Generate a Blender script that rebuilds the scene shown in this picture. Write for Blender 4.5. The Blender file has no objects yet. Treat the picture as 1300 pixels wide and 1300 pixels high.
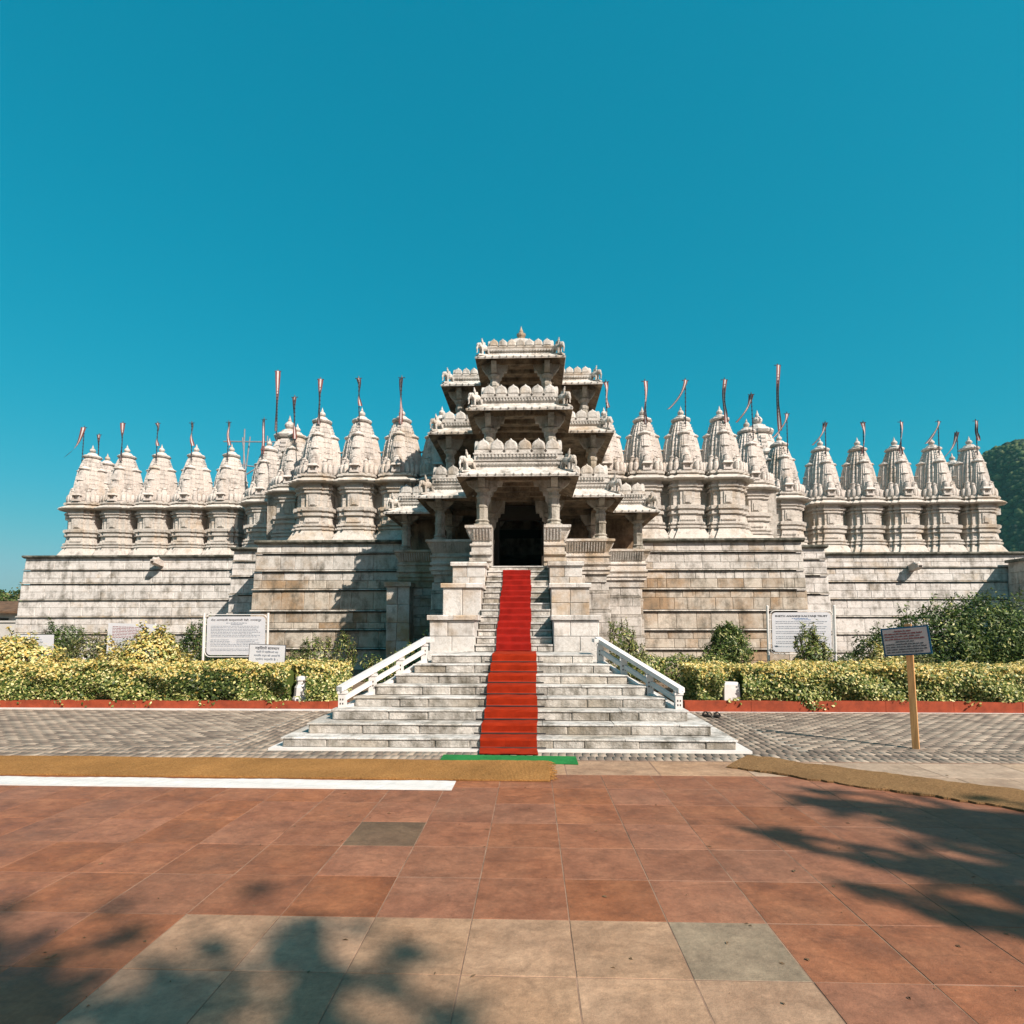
import bpy, math, random
import numpy as np
from mathutils import Vector, Matrix
R = math.radians
random.seed(7); rng = np.random.default_rng(7)
S = bpy.context.scene
C = S.collection

# ------------------------------------------------------------------ camera
cam_d = bpy.data.cameras.new('camera'); cam = bpy.data.objects.new('camera', cam_d); C.objects.link(cam)
cam_d.sensor_width = 36.0; cam_d.lens = 36.0*760/1300; cam_d.clip_start = 0.05; cam_d.clip_end = 3000
PITCH = 3.0
cam_d.shift_y = (144-760*math.tan(R(PITCH)))/1300
cam.location = (0.33, 0, 1.6); cam.rotation_euler = (R(90+PITCH), 0, R(1.9))
S.camera = cam
# ------------------------------------------------------------------ world, sun, exposure
TO_SUN = Vector((1.0, -1.0, 1.2)).normalized()
ELEV = math.asin(TO_SUN.z); AZ = math.atan2(TO_SUN.x, TO_SUN.y)
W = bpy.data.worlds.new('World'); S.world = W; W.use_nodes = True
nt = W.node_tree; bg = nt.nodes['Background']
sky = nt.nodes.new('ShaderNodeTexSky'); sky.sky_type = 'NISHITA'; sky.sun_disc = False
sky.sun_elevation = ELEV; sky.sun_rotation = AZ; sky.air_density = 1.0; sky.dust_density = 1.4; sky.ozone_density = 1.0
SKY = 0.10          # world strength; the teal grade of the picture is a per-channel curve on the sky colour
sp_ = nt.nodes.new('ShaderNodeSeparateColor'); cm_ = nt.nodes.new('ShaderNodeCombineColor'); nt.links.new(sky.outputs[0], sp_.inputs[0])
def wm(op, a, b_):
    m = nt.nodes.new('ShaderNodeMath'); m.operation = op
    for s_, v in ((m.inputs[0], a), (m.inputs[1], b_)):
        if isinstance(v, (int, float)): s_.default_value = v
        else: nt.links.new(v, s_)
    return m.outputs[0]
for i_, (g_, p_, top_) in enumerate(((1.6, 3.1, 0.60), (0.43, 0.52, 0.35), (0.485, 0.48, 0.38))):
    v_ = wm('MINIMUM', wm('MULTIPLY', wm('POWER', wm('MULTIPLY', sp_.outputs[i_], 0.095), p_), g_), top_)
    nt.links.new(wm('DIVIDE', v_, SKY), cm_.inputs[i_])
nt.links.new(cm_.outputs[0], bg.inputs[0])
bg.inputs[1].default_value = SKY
sd = bpy.data.lights.new('sun', 'SUN'); sun = bpy.data.objects.new('sun', sd); C.objects.link(sun)
sd.energy = 5.0; sd.angle = R(0.5); sd.color = (1.0, 0.885, 0.78)
sun.rotation_euler = TO_SUN.to_track_quat('Z', 'Y').to_euler(); sun.location = (20, -20, 30)
vs = S.view_settings; vs.view_transform = 'Standard'; vs.look = 'None'; vs.gamma = 1; vs.use_curve_mapping = False; vs.exposure = 0.75

# ------------------------------------------------------------------ helpers
def mkmat(name):
    m = bpy.data.materials.new(name); m.use_nodes = True
    return m, m.node_tree, m.node_tree.nodes['Principled BSDF']
def N(t, kind, **kw):
    n = t.nodes.new(kind)
    for k, v in kw.items(): setattr(n, k, v)
    return n
def noise(t, vec, scale, detail=4, rough=0.55, stretch=None):
    if stretch:
        mp = N(t, 'ShaderNodeMapping'); mp.inputs['Scale'].default_value = stretch
        t.links.new(vec, mp.inputs[0]); vec = mp.outputs[0]
    n = N(t, 'ShaderNodeTexNoise'); n.inputs['Scale'].default_value = scale
    n.inputs['Detail'].default_value = detail; n.inputs['Roughness'].default_value = rough
    t.links.new(vec, n.inputs['Vector']); return n.outputs[0]
def ramp(t, fac, stops):
    r = N(t, 'ShaderNodeValToRGB'); e = r.color_ramp.elements
    while len(e) < len(stops): e.new(0.5)
    for i, (p, c) in enumerate(stops):
        e[i].position = p; e[i].color = (c, c, c, 1) if isinstance(c, (int, float)) else (*c, 1)
    t.links.new(fac, r.inputs[0]); return r.outputs[0]
def mix(t, fac, a, b, blend='MIX'):
    m = N(t, 'ShaderNodeMix', data_type='RGBA', blend_type=blend)
    for sock, v in ((m.inputs[0], fac), (m.inputs[6], a), (m.inputs[7], b)):
        if isinstance(v, (int, float)): sock.default_value = v
        elif isinstance(v, tuple): sock.default_value = (*v, 1)
        else: t.links.new(v, sock)
    return m.outputs[2]
def mth(t, op, a, b=0.5, clamp=False):
    m = N(t, 'ShaderNodeMath', operation=op); m.use_clamp = clamp
    for s, v in ((m.inputs[0], a), (m.inputs[1], b)):
        if isinstance(v, (int, float)): s.default_value = v
        else: t.links.new(v, s)
    return m.outputs[0]
def bump(t, bsdf, h, strength, dist):
    b = N(t, 'ShaderNodeBump'); b.inputs['Strength'].default_value = strength; b.inputs['Distance'].default_value = dist
    t.links.new(h, b.inputs['Height']); t.links.new(b.outputs[0], bsdf.inputs['Normal'])
def marble(name, white, tan, tan_amt, grime, grime_amt, per_object=True, bs=0.5, streak=True, seed=0.0, pv=(0.84, 1.08)):
    white, tan = [tuple(c*0.76 for c in q) for q in (white, tan)]
    m, t, b = mkmat(name)
    g = N(t, 'ShaderNodeNewGeometry'); P = g.outputs['Position']
    oi = N(t, 'ShaderNodeObjectInfo')
    if per_object:                                   # each stone has its own veining
        cb = N(t, 'ShaderNodeCombineXYZ')
        rr = mth(t, 'MULTIPLY', oi.outputs['Random'], 37.0)
        for i in range(3): t.links.new(rr, cb.inputs[i])
        va = N(t, 'ShaderNodeVectorMath', operation='ADD'); t.links.new(P, va.inputs[0]); t.links.new(cb.outputs[0], va.inputs[1])
        PV = va.outputs[0]
    else: PV = P
    n1 = noise(t, PV, 1.7, 5, 0.6)
    nb = noise(t, P, 0.35 + seed*0.01, 3, 0.5)       # large patches run over the joints
    rnd = oi.outputs['Random']
    f = mth(t, 'ADD', mth(t, 'MULTIPLY', n1, 0.9), mth(t, 'MULTIPLY', nb, 0.9))
    if per_object: f = mth(t, 'ADD', f, mth(t, 'MULTIPLY', rnd, 0.26*(pv[1]-pv[0])/0.24))
    else: f = mth(t, 'ADD', f, 0.13)
    ft = ramp(t, mth(t, 'SUBTRACT', f, 0.6), [(0.42-0.3*(tan_amt-0.5), 0.0), (0.70-0.3*(tan_amt-0.5), 1.0)])
    col = mix(t, ft, white, tan)
    if per_object:
        hv = N(t, 'ShaderNodeHueSaturation'); t.links.new(col, hv.inputs['Color'])
        t.links.new(ramp(t, mth(t, 'FRACT', mth(t, 'MULTIPLY', rnd, 7.3)), [(0, pv[0]), (1, pv[1])]), hv.inputs['Value']); col = hv.outputs[0]
    # veins
    v = noise(t, PV, 4.5, 8, 0.75)
    vein = ramp(t, mth(t, 'ABSOLUTE', mth(t, 'SUBTRACT', v, 0.5)), [(0.0, 1.0), (0.035, 0.0)])
    col = mix(t, mth(t, 'MULTIPLY', vein, 0.28), col, tuple(c*0.5 for c in tan))
    # grime: speckled patches and vertical runs
    g1 = noise(t, P, 2.3, 9, 0.72)
    gs = noise(t, P, 1.0, 6, 0.7, (4.2, 4.2, 0.8)) if streak else noise(t, P, 6, 6, 0.7)
    gf = mth(t, 'ADD', mth(t, 'MULTIPLY', g1, 0.58), mth(t, 'MULTIPLY', gs, 0.42))
    gf = ramp(t, gf, [(0.66-0.22*grime_amt, 0.0), (0.80-0.20*grime_amt, 1.0)])
    col = mix(t, mth(t, 'MULTIPLY', gf, min(1.0, 0.55+0.4*grime_amt)), col, grime)
    t.links.new(col, b.inputs['Base Color']); b.inputs['Roughness'].default_value = 0.75
    b.inputs['Specular IOR Level'].default_value = 0.25
    h = mth(t, 'ADD', noise(t, P, 14, 8, 0.7), mth(t, 'MULTIPLY', noise(t, P, 60, 3, 0.6), 0.4))
    bump(t, b, h, bs, 0.03)
    return m
def plain(name, col, rough=0.6, var=0.15, scale=6, bs=0.1, spec=0.3, metallic=0):
    col = tuple(c*0.72 for c in col); m, t, b = mkmat(name); g = N(t, 'ShaderNodeNewGeometry')
    n = noise(t, g.outputs['Position'], scale, 6, 0.65)
    f = ramp(t, n, [(0.3, 1-var), (0.7, 1+var)])
    t.links.new(mix(t, 1.0, col, f, 'MULTIPLY'), b.inputs['Base Color'])
    b.inputs['Roughness'].default_value = rough; b.inputs['Specular IOR Level'].default_value = spec; b.inputs['Metallic'].default_value = metallic
    if bs: bump(t, b, n, bs, 0.02)
    return m
def leafmat(name, stops, trans=0.35):
    m, t, b = mkmat(name); g = N(t, 'ShaderNodeNewGeometry')
    c = ramp(t, g.outputs['Random Per Island'], stops)
    t.links.new(c, b.inputs['Base Color']); b.inputs['Roughness'].default_value = 0.5; b.inputs['Specular IOR Level'].default_value = 0.35
    tr = N(t, 'ShaderNodeBsdfTranslucent'); t.links.new(c, tr.inputs[0])
    ms = N(t, 'ShaderNodeMixShader'); ms.inputs[0].default_value = trans
    t.links.new(b.outputs[0], ms.inputs[1]); t.links.new(tr.outputs[0], ms.inputs[2])
    t.links.new(ms.outputs[0], t.nodes['Material Output'].inputs[0]); return m

WHITE = (0.70, 0.665, 0.61); TAN = (0.46, 0.35, 0.23); GR = (0.085, 0.08, 0.07)
M = {}
M['wall'] = marble('weathered_marble_wall', (0.68, 0.65, 0.60), (0.44, 0.33, 0.215), 0.52, (0.10, 0.09, 0.07), 0.80, pv=(0.86, 1.06))
M['wall_out'] = marble('pale_marble_wall', (0.74, 0.71, 0.67), (0.54, 0.45, 0.34), 0.42, (0.09, 0.08, 0.06), 0.82, pv=(0.92, 1.05))
M['wall_tan'] = marble('tan_marble_wall', (0.62, 0.56, 0.47), (0.40, 0.275, 0.165), 0.66, (0.09, 0.08, 0.06), 0.85, pv=(0.82, 1.06))
M['mould'] = marble('moulding_marble', (0.62, 0.58, 0.52), (0.42, 0.32, 0.21), 0.52, (0.09, 0.08, 0.06), 0.95, False, 0.9)
M['cap'] = marble('mossy_cap_stone', (0.34, 0.33, 0.28), (0.25, 0.22, 0.16), 0.5, (0.05, 0.052, 0.04), 1.25, False)
M['spire'] = marble('spire_marble', (0.78, 0.72, 0.66), (0.56, 0.45, 0.34), 0.38, (0.11, 0.095, 0.08), 0.66, True, 1.0, pv=(0.88, 1.04))
M['shrine'] = marble('shrine_wall_marble', (0.72, 0.675, 0.61), (0.54, 0.42, 0.29), 0.58, (0.11, 0.09, 0.07), 0.66, True, 1.0, pv=(0.90, 1.04))
M['pav'] = marble('pavilion_marble', (0.74, 0.71, 0.655), (0.50, 0.39, 0.27), 0.44, (0.09, 0.08, 0.06), 0.74, True, 0.9)
M['soffit'] = marble('brown_soffit_stone', (0.40, 0.31, 0.21), (0.28, 0.18, 0.10), 0.6, (0.05, 0.035, 0.022), 1.0, False, 0.9)  # brown of the plaza's bounce light put into a darker stone
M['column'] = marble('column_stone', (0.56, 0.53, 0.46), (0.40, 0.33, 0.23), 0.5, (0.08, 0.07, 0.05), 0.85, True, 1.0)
M['dark'] = plain('dark_interior_stone', (0.05, 0.04, 0.03), 0.9, 0.2, 3)  # near-black colour stands in for shade inside the hall, doorway and small holes
M['riser'] = marble('stained_riser_stone', (0.74, 0.71, 0.65), (0.46, 0.40, 0.31), 0.50, (0.10, 0.09, 0.068), 1.0, True, 0.9)
M['tread'] = marble('worn_tread_marble', (0.74, 0.72, 0.68), (0.58, 0.52, 0.43), 0.38, (0.12, 0.11, 0.09), 0.90, True, 0.6, False)
M['pier'] = marble('pier_marble', (0.74, 0.72, 0.68), (0.50, 0.36, 0.22), 0.42, (0.11, 0.10, 0.08), 0.72)
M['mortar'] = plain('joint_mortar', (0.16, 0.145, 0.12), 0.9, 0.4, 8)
M['tile_joint'] = plain('pale_tile_joint', (0.30, 0.19, 0.13), 0.9, 0.5, 4)
M['whitepaint'] = plain('chipped_white_paint', (0.82, 0.80, 0.77), 0.5, 0.08, 9, 0.1)
M['red_kerb'] = plain('red_oxide_paint', (0.36, 0.065, 0.025), 0.8, 0.35, 5, 0.2)
M['carpet_low'] = None
def carpetmat(name, col):
    m, t, b = mkmat(name); g = N(t, 'ShaderNodeNewGeometry')
    n = noise(t, g.outputs['Position'], 5, 5, 0.6); n2 = noise(t, g.outputs['Position'], 260, 2, 0.5)
    t.links.new(mix(t, 1.0, col, ramp(t, n, [(0.3, 0.78), (0.7, 1.15)]), 'MULTIPLY'), b.inputs['Base Color'])
    b.inputs['Roughness'].default_value = 0.95; b.inputs['Specular IOR Level'].default_value = 0.1
    bump(t, b, mth(t, 'ADD', mth(t, 'MULTIPLY', n2, 0.3), n), 0.5, 0.02); return m
M['carpet'] = carpetmat('worn_orange_red_carpet', (0.26, 0.021, 0.005)); M['carpet2'] = carpetmat('deep_red_carpet', (0.225, 0.010, 0.006))  # the lower run's extra orange is light on the pile put into its colour
M['green'] = carpetmat('green_turf_mat', (0.02, 0.17, 0.045))
M['rod'] = plain('dark_rod_metal', (0.03, 0.03, 0.03), 0.4, 0.1, 5, 0)
M['wood'] = None
m, t, b = mkmat('varnished_post_wood'); g = N(t, 'ShaderNodeNewGeometry')
n = noise(t, g.outputs['Position'], 9, 6, 0.6, (4, 4, 0.25))
t.links.new(ramp(t, n, [(0.3, (0.36, 0.17, 0.06)), (0.55, (0.58, 0.31, 0.12)), (0.75, (0.30, 0.13, 0.04))]), b.inputs['Base Color']); b.inputs['Roughness'].default_value = 0.5
bump(t, b, n, 0.2, 0.01); M['wood'] = m
M['blue'] = plain('blue_enamel_frame', (0.01, 0.10, 0.20), 0.4, 0.1, 5, 0)
M['board'] = plain('white_enamel_board', (0.70, 0.72, 0.76), 0.35, 0.05, 4, 0.02, 0.5)
M['board2'] = plain('mauve_grey_board', (0.50, 0.44, 0.44), 0.45, 0.06, 6, 0.02)
M['ink'] = plain('dark_sign_ink', (0.06, 0.065, 0.08), 0.6, 0.1, 5, 0)
M['inkgrey'] = plain('grey_sign_ink', (0.27, 0.31, 0.37), 0.6, 0.1, 5, 0)
M['inkred'] = plain('maroon_sign_ink', (0.26, 0.05, 0.05), 0.6, 0.1, 5, 0)
M['inkblue'] = plain('blue_sign_ink', (0.10, 0.22, 0.45), 0.6, 0.1, 5, 0)
M['flagred'] = plain('faded_red_cloth', (0.20, 0.065, 0.055), 0.9, 0.3, 9, 0)
M['flagwhite'] = plain('off_white_cloth', (0.70, 0.62, 0.60), 0.9, 0.15, 9, 0)
M['pole'] = plain('dark_iron_pole', (0.05, 0.05, 0.06), 0.5, 0.2, 9, 0)
M['steel'] = plain('scaffold_steel', (0.30, 0.31, 0.33), 0.4, 0.2, 9, 0)
M['bark'] = plain('rough_bark', (0.16, 0.12, 0.09), 0.9, 0.4, 6, 0.6)
M['rubber'] = plain('black_rubber', (0.02, 0.02, 0.02), 0.6, 0.1, 9, 0)
M['earth'] = plain('dry_garden_earth', (0.20, 0.14, 0.09), 0.95, 0.3, 3, 0.5)
M['brownroof'] = plain('rusty_brown_sheet', (0.16, 0.09, 0.05), 0.8, 0.5, 2, 0.2)
M['limewash'] = plain('limewashed_wall', (0.66, 0.63, 0.58), 0.8, 0.15, 3, 0.1)
def tilemat(name, a, b_, c, light):
    a, b_, c, light = [(q[0]*0.765, q[1]*0.69, q[2]*0.57) for q in (a, b_, c, light)]
    m, t, b = mkmat(name); g = N(t, 'ShaderNodeNewGeometry'); P = g.outputs['Position']; oi = N(t, 'ShaderNodeObjectInfo')
    cb = N(t, 'ShaderNodeCombineXYZ'); rr = mth(t, 'MULTIPLY', oi.outputs['Random'], 53.0)
    t.links.new(rr, cb.inputs[0]); t.links.new(rr, cb.inputs[1])
    va = N(t, 'ShaderNodeVectorMath', operation='ADD'); t.links.new(P, va.inputs[0]); t.links.new(cb.outputs[0], va.inputs[1]); PV = va.outputs[0]
    n1 = noise(t, PV, 3.0, 7, 0.62); n2 = noise(t, PV, 1.1, 5, 0.6)
    col = ramp(t, n1, [(0.28, a), (0.5, b_), (0.74, c)])
    col = mix(t, ramp(t, n2, [(0.46, 0.0), (0.74, 0.75)]), col, light)
    hv = N(t, 'ShaderNodeHueSaturation'); t.links.new(col, hv.inputs['Color'])
    t.links.new(ramp(t, mth(t, 'FRACT', mth(t, 'MULTIPLY', oi.outputs['Random'], 5.7)), [(0, 0.86), (0.5, 1.0), (1, 1.06)]), hv.inputs['Value'])
    t.links.new(ramp(t, mth(t, 'FRACT', mth(t, 'MULTIPLY', oi.outputs['Random'], 9.1)), [(0, 0.93), (1, 1.05)]), hv.inputs['Saturation'])
    # banded iron rings and scuffs of the sandstone, small chips
    w = N(t, 'ShaderNodeTexWave', wave_type='RINGS'); w.inputs['Scale'].default_value = 1.3; w.inputs['Distortion'].default_value = 14; w.inputs['Detail'].default_value = 3; w.inputs['Detail Scale'].default_value = 1.4
    t.links.new(PV, w.inputs[0])
    col = mix(t, mth(t, 'MULTIPLY', ramp(t, w.outputs[1], [(0.0, 1.0), (0.12, 0.0)]), 0.22), hv.outputs[0], tuple(x*0.45 for x in b_))
    sp = noise(t, P, 38, 3, 0.7); col = mix(t, ramp(t, sp, [(0.66, 0.0), (0.74, 0.45)]), col, tuple(x*0.5 for x in a))
    sc = noise(t, PV, 2.2, 9, 0.8, (1.0, 2.6, 1.0)); col = mix(t, ramp(t, sc, [(0.56, 0.0), (0.70, 0.55)]), col, tuple(min(1, x*1.25) for x in light))
    dk = noise(t, PV, 1.4, 7, 0.75); col = mix(t, ramp(t, dk, [(0.53, 0.0), (0.68, 0.5)]), col, tuple(x*0.55 for x in b_))
    dirt = noise(t, P, 0.9, 6, 0.7); col = mix(t, ramp(t, dirt, [(0.45, 0.0), (0.75, 0.45)]), col, (0.15, 0.085, 0.055))
    fg = noise(t, P, 24, 10, 0.8); mg = noise(t, P, 6.5, 8, 0.75)
    col = mix(t, 1.0, col, ramp(t, fg, [(0.3, 0.74), (0.7, 1.20)]), 'MULTIPLY'); col = mix(t, 1.0, col, ramp(t, mg, [(0.32, 0.72), (0.66, 1.15)]), 'MULTIPLY')
    t.links.new(col, b.inputs['Base Color'])
    t.links.new(ramp(t, n1, [(0.3, 0.5), (0.7, 0.75)]), b.inputs['Roughness']); b.inputs['Specular IOR Level'].default_value = 0.35
    bump(t, b, mth(t, 'ADD', noise(t, P, 9, 8, 0.7), mth(t, 'MULTIPLY', sp, 0.3)), 0.35, 0.02); return m
M['tile'] = tilemat('red_sandstone_tile', (0.21, 0.085, 0.05), (0.32, 0.135, 0.078), (0.40, 0.185, 0.11), (0.42, 0.20, 0.125))
M['tile_cream'] = tilemat('cream_sandstone_tile', (0.36, 0.235, 0.165), (0.46, 0.318, 0.235), (0.55, 0.395, 0.30), (0.48, 0.32, 0.225))
M['tile_grey'] = tilemat('grey_green_stone_tile', (0.26, 0.225, 0.18), (0.33, 0.285, 0.235), (0.39, 0.34, 0.28), (0.37, 0.31, 0.25))
M['tile_dark'] = tilemat('dark_brown_stone_tile', (0.12, 0.08, 0.055), (0.165, 0.115, 0.08), (0.20, 0.14, 0.10), (0.19, 0.13, 0.09))
M['tile_pink'] = tilemat('pale_pink_stone_tile', (0.48, 0.37, 0.30), (0.56, 0.45, 0.38), (0.64, 0.53, 0.45), (0.60, 0.50, 0.43))
m, t, b = mkmat('coir_matting'); g = N(t, 'ShaderNodeNewGeometry'); P = g.outputs['Position']
w1 = N(t, 'ShaderNodeTexWave', bands_direction='X'); w1.inputs['Scale'].default_value = 22; w1.inputs['Distortion'].default_value = 1.2
w2 = N(t, 'ShaderNodeTexWave', bands_direction='Y'); w2.inputs['Scale'].default_value = 22; w2.inputs['Distortion'].default_value = 1.2
t.links.new(P, w1.inputs[0]); t.links.new(P, w2.inputs[0])
n = noise(t, P, 60, 4, 0.8); nl = noise(t, P, 1.3, 4, 0.6)
h = mth(t, 'ADD', mth(t, 'MAXIMUM', w1.outputs[1], w2.outputs[1]), n)
col = ramp(t, n, [(0.3, (0.15, 0.068, 0.018)), (0.55, (0.34, 0.17, 0.055)), (0.75, (0.44, 0.26, 0.10))])
t.links.new(mix(t, 1.0, col, ramp(t, nl, [(0.3, 0.8), (0.7, 1.15)]), 'MULTIPLY'), b.inputs['Base Color']); b.inputs['Roughness'].default_value = 0.95; b.inputs['Specular IOR Level'].default_value = 0.1
bump(t, b, h, 0.6, 0.01); M['coir'] = m
M['coir2'] = m.copy(); M['coir2'].name = 'old_coir_matting'
for e_, c_ in zip([n_ for n_ in M['coir2'].node_tree.nodes if n_.type == 'VALTORGB'][0].color_ramp.elements, ((0.08, 0.042, 0.018), (0.25, 0.145, 0.065), (0.38, 0.25, 0.12))): e_.color = (*c_, 1)
m, t, b = mkmat('grey_brick_paver'); g = N(t, 'ShaderNodeNewGeometry')
c = ramp(t, g.outputs['Random Per Island'], [(0.0, (0.13, 0.10, 0.078)), (0.5, (0.215, 0.17, 0.13)), (1.0, (0.33, 0.27, 0.21))])
nl = noise(t, g.outputs['Position'], 1.1, 5, 0.65)
t.links.new(mix(t, 1.0, c, ramp(t, nl, [(0.3, 0.72), (0.7, 1.2)]), 'MULTIPLY'), b.inputs['Base Color']); b.inputs['Roughness'].default_value = 0.85
bump(t, b, noise(t, g.outputs['Position'], 40, 5, 0.7), 0.4, 0.01); M['paver'] = m
M['paver_joint'] = plain('pale_sand_joint', (0.40, 0.36, 0.30), 0.95, 0.3, 6, 0.2)
M['yellow'] = leafmat('yellow_tip_leaf', [(0.0, (0.42, 0.30, 0.06)), (0.5, (0.66, 0.51, 0.16)), (1.0, (0.82, 0.70, 0.36))], 0.25)
M['lime'] = leafmat('variegated_leaf', [(0.0, (0.09, 0.13, 0.03)), (0.35, (0.22, 0.26, 0.06)), (0.7, (0.50, 0.49, 0.17)), (1.0, (0.74, 0.70, 0.38))], 0.25)
M['leafgreen'] = leafmat('green_leaf', [(0.0, (0.03, 0.06, 0.012)), (0.6, (0.085, 0.145, 0.03)), (1.0, (0.20, 0.26, 0.07))], 0.3)
M['leafdark'] = leafmat('dark_shrub_leaf', [(0.0, (0.018, 0.035, 0.010)), (0.6, (0.055, 0.09, 0.02)), (1.0, (0.13, 0.17, 0.045))], 0.3)
M['leafolive'] = leafmat('olive_leaf', [(0.0, (0.05, 0.055, 0.02)), (0.6, (0.13, 0.12, 0.045)), (1.0, (0.26, 0.23, 0.10))], 0.25)
M['twig'] = plain('dark_twig', (0.06, 0.05, 0.03), 0.9, 0.3, 8, 0)
m, t, b = mkmat('forest_crown'); g = N(t, 'ShaderNodeNewGeometry')
c = ramp(t, g.outputs['Random Per Island'], [(0.0, (0.006, 0.015, 0.005)), (0.45, (0.03, 0.06, 0.014)), (0.8, (0.065, 0.105, 0.025)), (1.0, (0.17, 0.17, 0.06))])
t.links.new(c, b.inputs['Base Color']); b.inputs['Roughness'].default_value = 0.9; bump(t, b, noise(t, g.outputs['Position'], 1.6, 6, 0.8), 1.0, 0.8); M['forest'] = m

class MB:
    """collects geometry for one mesh object"""
    def __init__(s): s.v = []; s.f = []; s.mi = []
    def add(s, verts, faces, mi=0):
        o = len(s.v); s.v += [tuple(v) for v in verts]; s.f += [tuple(i+o for i in f) for f in faces]; s.mi += [mi]*len(faces); return s
    def box(s, x0, x1, y0, y1, z0, z1, mi=0):
        return s.add([(x0,y0,z0),(x1,y0,z0),(x1,y1,z0),(x0,y1,z0),(x0,y0,z1),(x1,y0,z1),(x1,y1,z1),(x0,y1,z1)],
                     [(0,3,2,1),(4,5,6,7),(0,1,5,4),(1,2,6,5),(2,3,7,6),(3,0,4,7)], mi)
    def loft(s, rings, closed=True, cap0=True, cap1=True, mi=0):
        n = len(rings[0]); vs_ = [p for r in rings for p in r]; fs = []
        for i in range(len(rings)-1):
            for j in range(n if closed else n-1):
                k = (j+1) % n
                fs.append((i*n+j, i*n+k, (i+1)*n+k, (i+1)*n+j))
        if cap0: fs.append(tuple(range(n-1, -1, -1)))
        if cap1: fs.append(tuple((len(rings)-1)*n+j for j in range(n)))
        return s.add(vs_, fs, mi)
    def lathe(s, prof, n=12, c=(0,0), mi=0, rib=0.0, ph=0.0, sq=1.0):
        rings = []
        for r, z in prof:
            rings.append([(c[0]+r*(1-rib*(j % 2))*math.cos(ph+2*math.pi*j/n), c[1]+sq*r*(1-rib*(j % 2))*math.sin(ph+2*math.pi*j/n), z) for j in range(n)])
        return s.loft(rings, mi=mi)
    def tube(s, pts, rad, n=6, mi=0):
        rings = []; pts = [Vector(p) for p in pts]
        for i, p in enumerate(pts):
            d = (pts[min(i+1, len(pts)-1)]-pts[max(i-1, 0)]).normalized()
            a = d.cross(Vector((0, 0, 1)) if abs(d.z) < 0.9 else Vector((1, 0, 0))).normalized(); b_ = d.cross(a)
            r = rad[i] if isinstance(rad, (list, tuple)) else rad
            rings.append([tuple(p+a*(r*math.cos(2*math.pi*j/n))+b_*(r*math.sin(2*math.pi*j/n))) for j in range(n)])
        return s.loft(rings, mi=mi)
    def ellip(s, c, r, rot=0.0, n=8, m_=6, mi=0):
        rings = []
        for i in range(m_+1):
            th = math.pi*i/m_ - math.pi/2; cr = max(math.cos(th), 0.02)
            ring = []
            for j in range(n):
                x = r[0]*cr*math.cos(2*math.pi*j/n); y = r[1]*cr*math.sin(2*math.pi*j/n); z = r[2]*math.sin(th)
                x, z = x*math.cos(rot)+z*math.sin(rot), -x*math.sin(rot)+z*math.cos(rot)
                ring.append((c[0]+x, c[1]+y, c[2]+z))
            rings.append(ring)
        return s.loft(rings, mi=mi)
    def mesh(s, name, mats, smooth=False):
        me = bpy.data.meshes.new(name); me.from_pydata(s.v, [], s.f); me.update()
        for m_ in (mats if isinstance(mats, (list, tuple)) else [mats]): me.materials.append(m_)
        if any(s.mi): me.polygons.foreach_set('material_index', s.mi)
        if smooth: me.polygons.foreach_set('use_smooth', [True]*len(me.polygons))
        return me
    def build(s, name, mats, parent=None, smooth=False, loc=None):
        return link(name, s.mesh(name, mats, smooth), parent, loc)
def link(name, me, parent=None, loc=None, scale=None, rot=None):
    o = bpy.data.objects.new(name, me); C.objects.link(o)
    if parent: o.parent = parent
    if loc is not None: o.location = loc
    if scale is not None: o.scale = scale
    if rot is not None: o.rotation_euler = rot
    return o
def tag(o, label=None, cat=None, group=None, kind=None):
    for k, v in (('label', label), ('category', cat), ('group', group), ('kind', kind)):
        if v: o[k] = v
    return o
def thing(name, label, cat, loc=(0, 0, 0), group=None, rot=None):
    o = bpy.data.objects.new(name, None); C.objects.link(o); o.location = loc; o.empty_display_size = 0.2
    if rot: o.rotation_euler = rot
    return tag(o, label, cat, group)
def struct(name, mb, mats, **k):
    return tag(mb.build(name, mats, **k), kind='structure')
def np_mesh(name, verts, nper, mats, mi=None, quads=None):
    """verts (n*nper,3): separate n-gons; or quads = index array"""
    me = bpy.data.meshes.new(name); verts = np.asarray(verts, dtype=np.float32).reshape(-1, 3)
    idx = np.arange(len(verts), dtype=np.int32) if quads is None else np.asarray(quads, dtype=np.int32).ravel()
    nf = len(idx)//nper
    me.vertices.add(len(verts)); me.vertices.foreach_set('co', verts.ravel())
    me.loops.add(len(idx)); me.loops.foreach_set('vertex_index', idx)
    me.polygons.add(nf); me.polygons.foreach_set('loop_start', np.arange(0, nf*nper, nper, dtype=np.int32))
    for m_ in (mats if isinstance(mats, (list, tuple)) else [mats]): me.materials.append(m_)
    if mi is not None: me.polygons.foreach_set('material_index', np.asarray(mi, dtype=np.int32))
    me.update(calc_edges=True); me.validate(); return me

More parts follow.
